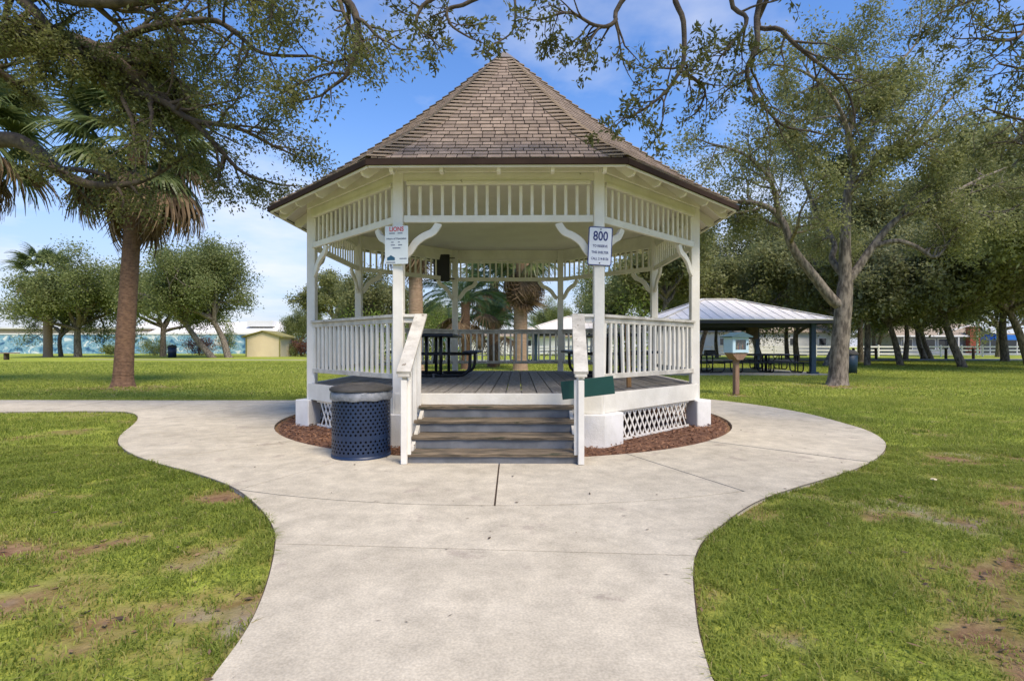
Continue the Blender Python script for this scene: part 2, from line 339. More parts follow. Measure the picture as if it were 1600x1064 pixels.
def inside(poly, x, y):
    r = np.zeros(len(x), bool); n = len(poly)
    for i in range(n):
        x1, y1 = poly[i]; x2, y2 = poly[(i+1) % n]
        if y1 == y2: continue
        c = ((y1 > y) != (y2 > y)); c &= x < (x2-x1)*(y-y1)/(y2-y1)+x1; r ^= c
    return r
def build_path():
    V = [Vector((p.x, p.y)) for p in outl]; n = len(V); E = [(i, (i+1) % n) for i in range(n)]
    def line(pts, closed=False):
        o = len(V); V.extend(Vector(p) for p in pts); m = len(pts); E.extend((o+i, o+(i+1) % m) for i in range(m if closed else m-1))
    pol = lambda r, a: (GX+r*math.cos(R(a)), GY+r*math.sin(R(a)))
    line([pol(RI, i*5) for i in range(72)], True)
    line([pol(RO, a) for a in np.arange(-121, -58, 3.)]); line([pol(RO-.01, a) for a in np.arange(146, 185, 3.)])
    for k in range(16): 
        a = -90+22.5*k-(1.2 if k in (15,) else 0)
        line([pol(RI-.05, a), pol(RO+(.15 if abs(k-8) > 7.9 or k in (0, 1, 15) else .7) if k != 0 else RO, a)])
    line([G(424, 856.5), G(1094, 876)]); line([(-2, 1.15), (2, 1.1)]); line([(-2, -1), (2, -1)]); line([(-2, -3.4), (2, -3.4)])
    for X in (-7.1, -8.9, -10.7, -12.6, -14.5, -17, -20, -24, -29, -34): line([(X+.25, 9.2), (X, 14)])
    v, e, f, ov, oe, of = geometry.delaunay_2d_cdt(V, E, [], 0, 1e-5)
    con = {tuple(sorted(e[i])) for i in range(len(e)) if oe[i]}
    c = np.array([[sum(v[i].x for i in q)/len(q), sum(v[i].y for i in q)/len(q)] for q in f])
    ok = inside(OUT, c[:, 0], c[:, 1]) & (np.hypot(c[:, 0]-GX, c[:, 1]-GY) > RI*.999)
    em = {}
    for i, q in enumerate(f):
        if ok[i]:
            for j in range(len(q)): em.setdefault(tuple(sorted((q[j], q[(j+1) % len(q)]))), []).append(i)
    comp = {}; bs = MB(); bs.v = [(p_.x, p_.y, .021) for p_ in v]; bs.f = [tuple(q) for i, q in enumerate(f) if ok[i]]
    root = bs.obj('path', pm('joint_dirt', (.075, .05, .035), (.05, .036, .026), 8, .95)); kind(root, 'structure')
    for s in range(len(f)):
        if not ok[s] or s in comp: continue
        st = [s]; comp[s] = s; fs = []
        while st:
            i = st.pop(); fs.append(i); q = f[i]
            for j in range(len(q)):
                k = tuple(sorted((q[j], q[(j+1) % len(q)])))
                if k in con: continue
                for o in em[k]:
                    if o not in comp: comp[o] = s; st.append(o)
        fset = set(fs); nxt = {}; ar = 0
        for i in fs:
            q = f[i]; A2_ = sum(v[q[j]].x*v[q[(j+1) % len(q)]].y-v[q[(j+1) % len(q)]].x*v[q[j]].y for j in range(len(q)))/2; ar += abs(A2_)
            q = q if A2_ > 0 else q[::-1]
            for j in range(len(q)):
                k = (q[j], q[(j+1) % len(q)])
                if sum(1 for o in em[tuple(sorted(k))] if o in fset) == 1: nxt[k[0]] = k[1]
        if ar < .05: continue
        st_ = next(iter(nxt)); lp = [st_]
        while nxt[lp[-1]] != st_ and len(lp) < 2000: lp.append(nxt[lp[-1]])
        pts = [v[k] for k in lp]; m_ = len(pts); ins = []
        for j in range(m_):
            e1 = (pts[j]-pts[j-1]).normalized(); e2 = (pts[(j+1) % m_]-pts[j]).normalized(); n1 = Vector((-e1.y, e1.x)); n2 = Vector((-e2.y, e2.x)); nb_ = n1+n2
            nb_ = nb_.normalized() if nb_.length > 1e-4 else n1; ins.append(pts[j]+nb_*min(.0075/max(nb_.dot(n1), .25), .03))
        hz = rng.uniform(-.0015, .0015); bs2 = MB(); bs2.prism([(p_.x, p_.y) for p_ in ins], -.05, .03+hz); bs2.f = bs2.f[1:]; put('slab', bs2.mesh('slab', 'concrete'), root)
build_path()

# ------------------------------------------------------------------ ground sheet and bare patches
BARE = [(-20, 870, .55, .35), (30, 850, .3, .2), (20, 935, .3, .2), (215, 985, .42, .16), (270, 985, .3, .12), (335, 775, .3, .12), (215, 840, .2, .1), (300, 885, .13, .08), (95, 1010, .3, .1),
        (1590, 800, .7, .3), (1500, 815, .45, .15), (1400, 805, .35, .13), (1540, 885, .5, .16), (1590, 940, .4, .2), (1540, 990, .3, .18), (1600, 1040, .3, .2), (1250, 885, .15, .07),
        (1500, 718, .9, .2), (1570, 765, .6, .2), (192, 606, 2.0, .7), (1308, 603, 2.2, .8), (1150, 618, .5, .3), (1230, 1000, .12, .06), (1290, 850, .12, .05)]
BW = [(*G(a, b), c, d) for a, b, c, d in BARE]
def bare(x, y):
    x = np.asarray(x, float); y = np.asarray(y, float); b = np.zeros_like(x); q = fbm(x, y, 2.3, 5); wob = (fbm(x, y, 4.0, 9)-.5)*2.4+(vnoise(x, y, 14, 12)-.5)*.6
    for bx, by, rx, ry in BW:
        e = np.hypot((x-bx)/rx, (y-by)/(ry*1.8)); b = np.maximum(b, np.clip(1.25-e+wob, 0, 1)*np.clip(.55+.9*(vnoise(x, y, 7, 15)), 0, 1))
    near = np.clip((17-y)/9, 0, 1); b = np.maximum(b, near*np.clip((q-.63)*7, 0, .7)); return b
def axis(lo, hi, a, b, step, g=1.18):
    m = list(np.arange(a, b+step/2, step)); s = step; x = m[0]
    while x > lo: s *= g; x -= s; m.insert(0, x)
    s = step; x = m[-1]
    while x < hi: s *= g; x += s; m.append(x)
    return np.array(m)
xs = axis(-900, 900, -11, 11, .14); ys = axis(-60, 1500, 1.0, 15, .14)
X, Y = np.meshgrid(xs, ys); nx, ny = len(xs), len(ys); x = X.ravel(); y = Y.ravel()
b = bare(x, y); inp = inside(OUT, x, y); rg = np.hypot(x-GX, y-GY)
b[inp] = .85; b[rg < RI+.1] = 1
z = (fbm(x, y, .5, 21)-.5)*.04; z[inp | (rg < RO+.5) | (np.abs(x) > 14) | (y > 18)] = 0; z -= .012*b
idx = np.arange(nx*ny).reshape(ny, nx)
fc = np.stack([idx[:-1, :-1], idx[:-1, 1:], idx[1:, 1:], idx[1:, :-1]], -1).reshape(-1, 4)
me = bpy.data.meshes.new('ground'); me.from_pydata(np.stack([x, y, z], 1).tolist(), [], fc.tolist())
at = me.attributes.new('bare', 'FLOAT', 'POINT'); at.data.foreach_set('value', b.astype(np.float32)); me.materials.append(MT['ground']); me.shade_smooth()
kind(put('ground', me), 'structure')
# mulch bed: low mound under and round the gazebo, with loose chips
mb = MB(); mb.lathe([(0.01, .035), (3.2, .035), (3.5, .02), (RI-.03, -.02)], 72, (GX, GY)); mo = mb.obj('mulch_bed', pm('mulch_soil', (.11, .05, .03), (.20, .10, .055), 30, .95, 1, 60), smooth=True); kind(mo, 'structure')
def cards(c, a, bb, la, lb):                # rhombus leaf faces: centre, long axis, short axis
    return np.stack([c-a*la, c+bb*lb, c+a*la, c-bb*lb], 1)
def unit(v): return v/np.maximum(np.linalg.norm(v, axis=-1, keepdims=True), 1e-9)
n = 9000; an = nr.random(n)*2*PI; rr = 2.55+(RI-2.6)*np.sqrt(nr.random(n))
c = np.stack([GX+rr*np.cos(an), GY+rr*np.sin(an), .045+.02*nr.random(n)-.03*np.clip((rr-3.4)/.25, 0, 1)], 1)
a = unit(np.stack([nr.normal(size=n), nr.normal(size=n), nr.normal(size=n)*.25], 1)); bb = unit(np.cross(a, np.array([0, 0, 1.])+.5*nr.normal(size=(n, 3))))
me = npmesh('mulch', cards(c, a, bb, nr.uniform(.012, .04, (n, 1)), nr.uniform(.005, .012, (n, 1))), 4, 'mulch', nr.random(n)); kind(put('mulch', me), 'stuff', 'brown bark mulch chips around the gazebo footings')

# ------------------------------------------------------------------ gazebo
gz = thing('gazebo', 'white octagonal park gazebo with brown shingled bell roof and front steps', 'gazebo', (GX, GY, 0), GTH)
AP, SD, T22 = 2.897, 2.4, math.tan(R(22.5)); DECK, RAIL = .66, 1.605; FB, FT, HT = 2.70, 3.19, 3.40
EA = 3.457                                   # eave apothem
side = [RZ(R(45*k)) for k in range(8)]
vert = [((SD/2)/math.sin(PI/8)*math.cos(R(-112.5+45*k)), (SD/2)/math.sin(PI/8)*math.sin(R(-112.5+45*k))) for k in range(8)]  # 0 front left, 1 front right ...
PU = [0, .15, .30, .471, .60, .71, .85, 1.0]; PZ = [6.33, 5.80, 5.285, 4.73, 4.325, 4.005, 3.62, 3.27]
def prof(u): return float(np.interp(u, PU, PZ))
post_me = MB().box((0, 0, (HT+.40)/2), (.125, .125, HT-.40)).mesh('post', 'whitepost', .008)
for k, (vx, vy) in enumerate(vert):
    put('post', post_me, gz, T(vx, vy, 0))
    w_ = .345 if k < 2 else .26
    sgn = 1 if vx > 0 else -1
    rr_ = math.hypot(vx, vy); off = .06
    if k < 2:                                # the two front piers turn the corner along both sides
        cx1, cy1 = 1.262, -3.047; q_ = [(cx1, cy1), (cx1+.262, cy1+.262), (cx1+.05, cy1+.474), (cx1-.12, cy1+.30), (cx1-.36, cy1+.30), (cx1-.36, cy1)]
        q_ = q_ if sgn > 0 else [(-a_, b_) for a_, b_ in q_][::-1]
        MB().prism(q_, -.01, .418).obj('pier', 'pier', gz, .012)
    else: MB().box((0, 0, .205), (w_, w_, .43)).obj('pier', 'pier', gz, .012, M=T(vx*(1+off/rr_), vy*(1+off/rr_), 0) @ RZ(R(22.5*sgn)))
# deck boards
bw = .187; nb = 31; A2 = AP+.035
def ext(x): return min(A2, A2*math.sqrt(2)-abs(x))
for i in range(nb):
    x0 = -nb*bw/2+i*bw+.003; x1 = x0+bw-.015
    ks = [x0]+[q for q in (-T22*A2, T22*A2) if x0 < q < x1]+[x1]
    poly = [(q, -ext(q)) for q in ks]+[(q, ext(q)) for q in ks[::-1]]
    if ext(x0) < .05 or ext(x1) < .05: continue
    MB().prism(poly, DECK-.038, DECK+rng.uniform(-.002, .002)).obj('deck_board', 'deck', gz)
brk = [(0, 0), (.072, .063), (.145, .17), (.244, .244), (.352, .298), (.425, .405)]
cl = crom([(p[0], p[1], 0) for p in brk], 4); up_, lo_ = [], []
for i, p in enumerate(cl):
    t = (cl[min(i+1, len(cl)-1)]-cl[max(i-1, 0)]).normalized(); nn = Vector((-t.y, t.x, 0)); wd = .043 if 0 < i < len(cl)-1 else .04
    up_.append(p+nn*wd); lo_.append(p-nn*wd)
bp = [(max(p.x, 0), min(p.y, .405)) for p in up_]+[(max(p.x, 0), min(p.y, .405)) for p in lo_[::-1]]
brk_r = MB().prism(bp, -.022, .022, ax='y').mesh('bracket', 'white', .004)
brk_l = MB().prism([(-p[0], p[1]) for p in bp][::-1], -.022, .022, ax='y').mesh('bracket', 'white', .004)
spin = MB().box((0, 0, (FB+FT)/2), (.037, .022, FT-FB-.1)).mesh('spindle', 'white', .003)
bal = MB().box((0, 0, 1.19), (.038, .034, .70)).mesh('baluster', 'white', .004)
rim_me = MB().box((0, -AP-.055, .54), (2*T22*(AP+.075)-.004, .036, .238)).mesh('rim_board', 'white', .004)
hdr = MB().box((0, -AP-.02, (FT+3.56)/2+.002), (SD-.10, .045, 3.56-FT-.004)).box((0, -AP-.075, HT-.06), (SD-.02, .03, .11)).mesh('header_board', 'white', .004)
fr_me = MB().box((0, -AP-.012, FB+.042), (SD-.128, .05, .084)).box((0, -AP-.03, FT-.02), (SD-.2, .05, .045)).mesh('frieze', 'white', .004)
rl_me = MB().box((0, -AP-.005, RAIL-.02), (SD-.13, .105, .036)).box((0, -AP-.005, RAIL-.072), (SD-.134, .042, .064)).box((0, -AP-.005, .855), (SD-.13, .05, .062)).mesh('railing', 'worn', .004)
for k in range(8):
    S = side[k]
    put('rim_board', rim_me, gz, S); put('header_board', hdr, gz, S)
    f_ = put('frieze', fr_me, gz, S)
    for i in range(17): put('spindle', spin, f_, T(-1.075+i*2.15/16, -AP-.012, rng.uniform(-.004, .004)))
    put('bracket', brk_r, gz, S @ T(-SD/2+.063, -AP, FB-.405)); put('bracket', brk_l, gz, S @ T(SD/2-.063, -AP, FB-.405))
    if k:
        r_ = put('railing', rl_me, gz, S)
        for i in range(18):
            x_ = -1.09+i*2.18/17+rng.uniform(-.006, .006); tilt = rng.uniform(-.012, .012)
            if k == 1 and i in (0, 3, 4): tilt = (.03, 0, -.05, -.045, -.03)[i]
            if k == 1 and i == 2: x_ -= .03
            put('baluster', bal, r_, T(x_, -AP-.005, 1.19) @ Matrix.Rotation(tilt, 4, 'Y') @ T(0, 0, -1.19))
        # lattice skirt, every slat its own piece
        la = MB().box((0, -AP-.02, .405), (1.95, .018, .03)).box((0, -AP-.02, .055), (1.95, .018, .03)).obj('lattice', 'whitepost', gz, M=S)
        for sgn in (1, -1):
            for i in range(22):
                x0 = -1.22+i*.118; z0, z1 = .06, .40; dx = (z1-z0)*.62*sgn; xa, xb = x0-dx/2, x0+dx/2
                if min(xa, xb) < -.97 or max(xa, xb) > .97: continue
                MB().beam((xa, -AP-.02+.006*sgn, z0), (xb, -AP-.02+.006*sgn, z1), .007, .026, up=(1, 0, 0)).obj('slat', 'whitepost', la)
# roof: shell, shingles, hip caps, eave trim, rafter tails, ceiling
U = [.03, .1, .2, .3, .4, .5, .6, .7, .8, .9, 1.0]
def hip(u, k, dz=0, ea=EA): 
    r = ea*u/math.cos(PI/8); a = R(-112.5+45*k); return (r*math.cos(a), r*math.sin(a), prof(u)+dz)
mb = MB()
for k in range(8):
    for i in range(len(U)-1):
        mb.add([hip(U[i], k), hip(U[i+1], k), hip(U[i+1], k+1), hip(U[i], k+1)], [(0, 1, 2, 3)])
roof = mb.obj('roof', 'under', gz)
mb = MB()
for k in range(8):
    Vs = []
    us = [.80, .9, .992]
    for i in range(len(us)-1): mb.add([hip(us[i], k, -.05), hip(us[i], k+1, -.05), hip(us[i+1], k+1, -.05), hip(us[i+1], k, -.05)], [(0, 1, 2, 3)])
mb.obj('soffit', 'soffit', gz)
ea2 = EA+.012
for k in range(8):
    q = ea2*T22
    MB().box((0, -EA-.004, 3.242), (2*q, .03, .062)).obj('eave_trim', 'fascia', gz, M=side[k])
    MB().box((0, -EA+.024, 3.205), (2*q-.05, .022, .03)).obj('eave_board', 'white', gz, M=side[k])
    for x_ in (-1.18, -.62, 0.02, .62, 1.2):
        p0, p1 = Vector((x_, -2.93, prof(2.93/EA)-.105)), Vector((x_, -3.40, prof(3.40/EA)-.10))
        tl = MB(); dy = p1-p0
        pl = [(p0.y, p0.z+.045), (p0.y, p0.z-.05), (p1.y+.10, p1.z+.045-.10+.07*0), (p1.y+.03, p1.z-.045), (p1.y, p1.z-.0), (p1.y, p1.z+.045)]
        tl.prism(pl, x_-.02, x_+.02, ax='x').obj('rafter_tail', 'white', gz, M=side[k])
mb = MB(); hv = [((AP+.04)/math.cos(PI/8)*math.cos(R(-112.5+45*k)), (AP+.04)/math.cos(PI/8)*math.sin(R(-112.5+45*k))) for k in range(8)]
mb.prism(hv, HT, HT+.03).obj('ceiling', 'ceiling', gz)
# shingle rows
us, acc = [], 0; EXP = .138; ulist = np.linspace(1, .05, 900); last = (EA, prof(1.0)); us.append(1.0)
for u in ulist[1:]:
    p_ = (EA*u, prof(u)); acc += math.hypot(p_[0]-last[0], p_[1]-last[1]); last = p_
    if acc >= EXP: us.append(u); acc -= EXP
unit_sh = MB().box((0, 0, 0), (1, 1, 1)).mesh('shingle', 'shingle')
rest = MB(); single = 0
for k in range(8):
    rs = random.Random(100+k)
    for r in range(len(us)-1):
        u0, u1 = us[r], us[r+1]; p0 = Vector((0, -EA*u0, prof(u0))); p1 = Vector((0, -EA*u1, prof(u1))); d = (p1-p0); ln = d.length; d.normalize(); nn = Vector((1, 0, 0)).cross(d)
        if nn.z < 0: nn = -nn
        um = (u0+u1)/2; hw = EA*um*T22-.02; x = -hw
        if hw < .05: continue
        first = rs.uniform(.06, .16)
        while x < hw-.02:
            wd = first if first else rs.uniform(.12, .175); first = 0; wd = min(wd, hw-x)
            if hw-x-wd < .05: wd = hw-x
            lg = ln*rs.uniform(.79, .86); ya = .002+ln*rs.uniform(0, .03); th = .011
            c_ = p0+d*(ya+lg/2+ln*.05)+nn*(.012+.004*rs.random())+Vector((x+wd/2, 0, 0))
            tl = rs.uniform(.02, .05); d2 = (d-nn*tl).normalized(); n2 = (nn+d*tl).normalized()
            M = Matrix((Vector((1, 0, 0)), d2, n2)).transposed().to_4x4(); M.translation = c_
            M = M @ Matrix.Diagonal((wd-.011, lg, th, 1)); x += wd
            if k == 0 and single < 300: put('shingle', unit_sh, roof, M); single += 1
            else: rest.box((0, 0, 0), (1, 1, 1), side[k] @ M)
kind(rest.obj('shingles', 'shingle', roof), 'stuff')
for k in range(8):                           # folded caps along each hip
    for r in range(len(us)-1):
        u0, u1 = us[r]+.002, us[r+1]+.006
        if u0 < .07: continue
        A = Vector(hip(min(u0, 1.0), k)); B = Vector(hip(u1, k))
        ta = Vector((math.cos(R(-135+45*k+90)), math.sin(R(-135+45*k+90)), 0)); tb = Vector((math.cos(R(-90+45*k)), math.sin(R(-90+45*k)), 0)); 
        t1 = -Vector((math.cos(R(-135+45*k+90)), math.sin(R(-135+45*k+90)), 0)); t2 = Vector((math.cos(R(45*k)), math.sin(R(45*k)), 0))
        wdt = min(.205, EA*u1*T22*.75); h0, h1 = .058, .030
        o = [A+t1*wdt+Vector((0, 0, h0-.006)), A+Vector((0, 0, h0+.004)), A+t2*wdt+Vector((0, 0, h0-.006)), B+t1*wdt+Vector((0, 0, h1-.008)), B+Vector((0, 0, h1)), B+t2*wdt+Vector((0, 0, h1-.008))]
        o += [q-Vector((0, 0, .016)) for q in o]
        mb = MB().add(o, [(0, 1, 4, 3), (1, 2, 5, 4), (6, 9, 10, 7), (7, 10, 11, 8), (0, 6, 7, 1), (1, 7, 8, 2), (3, 4, 10, 9), (4, 5, 11, 10), (0, 3, 9, 6), (2, 8, 11, 5)])
        mb.obj('hip_cap', 'hipcap', roof)
mb = MB(); n8 = [hip(.075, k, .045) for k in range(8)]; o = len(mb.v); mb.v += n8+[(0, 0, 6.36)]; mb.f += [(k, (k+1) % 8, 8) for k in range(8)]
mb.obj('ridge_cap', 'capmetal', roof)
# steps (the open front side)
sx = -.015
mb = MB()
for i, (yf, zt) in enumerate(((-3.153, .53), (-3.403, .40), (-3.653, .265), (-3.903, .135))):
    wd = 1.80+.01*i
    bmx = MB(); ns_ = 14
    for j in range(ns_+1):
        e_ = rng.uniform(-.005, .006); h_ = rng.uniform(-.003, .002); xx_ = sx-wd/2+wd*j/ns_
        bmx.v += [(xx_, yf+e_, zt-.036+h_), (xx_, yf+e_-.004, zt-.010+h_), (xx_, yf+e_+.012, zt+h_), (xx_, yf+.275, zt+h_), (xx_, yf+.275, zt-.036)]
    for j in range(ns_):
        for m in range(5): bmx.f.append((j*5+m, j*5+(m+1) % 5, (j+1)*5+(m+1) % 5, (j+1)*5+m))
    bmx.f += [(0, 1, 2, 3, 4), tuple(ns_*5+m for m in (4, 3, 2, 1, 0))]; o = bmx.obj('stair_tread', 'tread', gz)
    MB().box((sx, yf+.03, zt-.036-.049), (wd-.05, .022, .096)).obj('stair_riser', 'riser', gz, .003)
for sgn in (-1, 1):
    MB().prism([(-2.96, .05), (-2.96, .50), (-3.12, .49), (-3.86, .09), (-3.86, .035), (-3.5, .035)], sx+sgn*.86-.02, sx+sgn*.86+.02, ax='x').obj('stair_stringer', 'worn', gz)
for sgn, xb, xt in ((-1, -.915, -.93), (1, .865, .955)):
    cap = MB().beam((xt, -2.90, RAIL-.01), (xb, -3.97, .955), .145, .036).beam((xt, -2.92, RAIL-.09), (xb, -3.94, .895), .04, .07)
    sr = cap.obj('stair_railing', 'worn', gz, .004)
    def rz_(y): t = (y+2.90)/(-1.07); return RAIL-.10+(.955-RAIL)*t, xt+(xb-xt)*t
    for j, (y_, zb) in enumerate(((-3.93, .032), (-3.62, .20), (-3.33, .33), (-3.05, .50))):
        zt, xx = rz_(y_); s_ = .06 if j == 0 else .045
        o = MB().box((xx-.0*sgn, y_, (zt+zb)/2), (s_, s_, zt-zb)).obj('newel' if j == 0 else 'baluster', 'whitepost', sr, .004)
    MB().box((xb+.045*-sgn, -3.90, .50), (.035, .03, .76)).obj('newel_strip', 'whitepost', sr, .003)
    MB().box((xb, -3.93, .925), (.12, .09, .03)).obj('rail_end_block', 'worn', sr, .004)
    xp = sgn*(SD/2-.07)
    MB().box(((xt+xp)/2, -AP, RAIL-.02), (abs(xp-xt)+.02, .10, .036)).box(((xt+xp)/2, -AP, RAIL-.075), (abs(xp-xt)+.02, .04, .06)).obj('short_rail', 'white', gz, .004)
    put('baluster', bal, gz, T((xt+xp)/2-.03*sgn, -AP-.005, -.02))

# ------------------------------------------------------------------ signs and loose boards at the gazebo
def text(name, body, size, mat, parent, M, ext_=.001, sx_=1.0):
    cu = bpy.data.curves.new(name, 'FONT'); cu.body = body; cu.size = size; cu.align_x = 'CENTER'; cu.align_y = 'CENTER'; cu.extrude = ext_; cu.resolution_u = 3; cu.offset = size*.018
    tmp = bpy.data.objects.new('tmp', cu); COL.objects.link(tmp); dg = bpy.context.evaluated_depsgraph_get(); dg.update()
    me = bpy.data.meshes.new_from_object(tmp.evaluated_get(dg)); bpy.data.objects.remove(tmp); me.materials.clear(); me.materials.append(MT[mat])
    return put(name, me, parent, M @ Matrix.Diagonal((sx_, 1, 1, 1)))
UP = Matrix.Rotation(R(90), 4, 'X')          # text plane upright, facing -Y
def rrect(w_, h_, r):
    o = []
    for cx_, cy_, a in ((w_/2-r, h_/2-r, 0), (-w_/2+r, h_/2-r, 90), (-w_/2+r, -h_/2+r, 180), (w_/2-r, -h_/2+r, 270)):
        for j in range(4): o.append((cx_+r*math.cos(R(a+30*j)), cy_+r*math.sin(R(a+30*j))))
    return o
p = P(618.5, 382, 6.33)
s1 = thing('park_hours_sign', 'pale metal sign with red heading on the left front post of the gazebo', 'sign', (p.x, 6.372, p.z), R(-8))
MB().prism(rrect(.285, .45, .012), -.004, 0, ax='y').obj('panel', 'signgrey', s1)
text('heading', 'LIONS', .075, 'signred', s1, T(0, -.006, .185) @ UP, .0008, .85).scale.x *= 1
text('text_line', 'Hours of Operation', .030, 'signtext', s1, T(.0, -.006, .075) @ UP)
for z_, segs in ((.138, ((-.055, .07), (.045, .06))), (.033, ((-.05, .03), (.03, .025))), (0., ((-.045, .05), (.045, .05))), (-.036, ((0, .095),)), (-.162, ((.06, .045), (.105, .04))), (-.205, ((-.07, .11),))):
    mb = MB()
    for x_, w_ in segs: mb.box((x_, -.0055, z_), (w_, .001, .011))
    mb.obj('text_line', 'signtext', s1)
MB().prism([(-.055, -.04), (.04, -.04), (.04, -.008), (.008, .008), (-.008, .022), (-.024, .008), (-.055, -.008)], -.0065, -.004, T(-.06, 0, -.14), ax='y').obj('emblem', 'signteal', s1)
p = P(938.5, 384, 6.33)
s2 = thing('reservation_sign', 'white sign with blue border and number 800 on the right front post', 'sign', (p.x, 6.372, p.z), R(6)); s2.rotation_euler = (0, R(2.5), R(5))
MB().prism(rrect(.29, .46, .022), -.004, 0, ax='y').obj('border', 'signblue', s2)
MB().prism(rrect(.266, .436, .014), -.0055, -.002, ax='y').obj('panel', 'signwhite', s2)
text('number', '800', .155, 'signblue', s2, T(0, -.0068, .115) @ UP, .0006, .78)
for z_, tx in ((.0, 'TO RESERVE'), (-.075, 'THIS SHELTER'), (-.15, 'CALL 214-8156')): text('text_line', tx, .042, 'signblue', s2, T(0, -.0068, z_) @ UP, .0004, .78)
for z_ in (.2, -.2): MB().tube([(0, -.012, z_), (0, 0, z_)], .008, 8).obj('bolt', 'blackpipe', s2)
p = P(690, 419, 12.0)
s3 = thing('black_panel', 'black rectangular panel hung beside the back left gazebo post', 'panel', (p.x, 12.0, p.z), R(-6))
MB().box((0, 0, 0), (.36, .06, .60)).obj('board', 'black', s3, .006); MB().box((0, -.035, 0), (.30, .01, .54)).obj('face', 'blackpipe', s3, .003)
for z_ in (-.24, .22): MB().box((.23, .02, z_), (.13, .02, .02)).obj('hinge_arm', 'blackpipe', s3)
p = P(919, 606, 5.9)
g_ = MB().box((0, 0, 0), (.585, .016, .20)).obj('green_board', 'green', None, .003); g_.location = (p.x, 5.93, p.z); g_.rotation_euler = (0, R(-6.5), R(2))
tag(g_, 'dark green flat board fixed across the right stair railing', 'board')
pl = MB().box((0, 0, .47), (.075, .03, .94)).obj('wooden_plank', 'plank', None, .003); p = P(984, 560, 7.25); pl.location = (p.x, 7.3, DECK+.004); pl.rotation_euler = (R(-2), 0, R(38))
tag(pl, 'brown wooden plank standing behind the right front gazebo railing', 'plank')

# ------------------------------------------------------------------ picnic tables
def table(name, label, loc, rz=0, top='darknavy', frame='blackpipe', group=None):
    t = thing(name, label, 'picnic table', loc, rz, group)
    MB().box((0, 0, .755), (.76, 1.83, .05)).obj('table_top', top, t, .012)
    for sx_ in (-1, 1): MB().box((sx_*.68, 0, .45), (.26, 1.83, .045)).obj('seat', top, t, .012)
    for sy in (-.62, .62):
        mb = MB()
        for sx_ in (-1, 1):
            a = crom([(sx_*.02, sy, .03), (sx_*.40, sy, .03), (sx_*.55, sy, .05), (sx_*.64, sy, .14), (sx_*.66, sy, .30), (sx_*.66, sy, .43)], 4); mb.tube(a, .03, 8)
            mb.tube([(sx_*.13, sy, .03), (sx_*.13, sy, .73)], .03, 8)
        mb.tube([(-.68, sy, .415), (.68, sy, .415)], .022, 6)
        mb.obj('leg_frame', frame, t, smooth=True)
    for s_ in (-1, 1): MB().tube([(0, s_*.60, .25), (0, s_*.2, .72)], .018, 6).obj('brace', frame, t)
    return t
tb = table('picnic_table', 'navy picnic table inside the gazebo on its left side', (-1.42, 10.35, DECK+.004), 0)
dup(tb, (1.83, 10.35, DECK+.004), 0, 'navy picnic table inside the gazebo behind the right railing')

# ------------------------------------------------------------------ trash can in front
cx_, cy_ = -1.652, 5.90
tr = thing('trash_can', 'navy blue perforated metal trash can beside the gazebo steps', 'trash can', (cx_, cy_, .03))
rad, nc = .312, 38; mb = MB()
def cyl(th, z_, r=rad): return (r*math.cos(th), r*math.sin(th), z_)
prows = [.075+.0375*i for i in range(16)]
zl = [(.02, .056, 0)]+[(z_-.01875, z_+.01875, 0 if (4 <= i <= 4 or i > 15) else 1) for i, z_ in enumerate(prows)]+[(prows[-1]+.01875, .675, 0)]
for j, (za, zb, hole) in enumerate(zl):
    for i in range(nc):
        p_ = 2*PI/nc; th = (i+.5*(j % 2))*p_; zc = (za+zb)/2; hp = p_/2
        if not hole: mb.add([cyl(th-hp, za), cyl(th, za), cyl(th+hp, za), cyl(th+hp, zb), cyl(th, zb), cyl(th-hp, zb)], [(0, 1, 2, 3, 4, 5)]); continue
        o_ = [(1, 0), (1, 1), (0, 1), (-1, 1), (-1, 0), (-1, -1), (0, -1), (1, -1)]; hr = .0125
        vs_ = [cyl(th+u*hp, zc+v*(zb-za)/2) for u, v in o_]+[cyl(th+hr*math.cos(R(45*q))/rad, zc+hr*math.sin(R(45*q))) for q in range(8)]
        mb.add(vs_, [(q, (q+1) % 8, 8+(q+1) % 8, 8+q) for q in range(8)])
body = mb.obj('body', 'navy', tr, smooth=True)
MB().lathe([(rad+.006, .0), (rad+.006, .03), (rad-.01, .03)], 48).obj('foot_ring', 'navy', tr, smooth=True)
MB().lathe([(rad-.012, .62), (rad+.008, .625), (rad+.008, .685), (rad-.012, .69)], 48).obj('top_band', 'navy', tr, smooth=True)
MB().lathe([(.01, .02), (rad-.03, .02), (rad-.025, .66)], 40).obj('inner_liner', 'bagdark', tr, smooth=True)
mb = MB(); pr = []
mb.lathe([(rad+.012, .615), (rad+.020, .63), (rad+.016, .665), (rad+.010, .70), (rad-.004, .715), (rad-.02, .72)], 64)
mb.v = [(v[0]*(1+.012*math.sin(17*math.atan2(v[1], v[0]))*math.sin(v[2]*60)), v[1]*(1+.012*math.sin(17*math.atan2(v[1], v[0]))*math.sin(v[2]*60)), v[2]+.006*math.sin(9*math.atan2(v[1], v[0]))) for v in mb.v]
mb.obj('bag_collar', 'bag', tr, smooth=True)
lidm = MB().lathe([(rad+.022, .712), (rad+.026, .735), (rad+.005, .75), (.23, .775), (.17, .785), (.15, .775), (.145, .74), (.12, .70), (.01, .69)], 48)
lo = lidm.obj('lid', 'lid', tr, smooth=True)

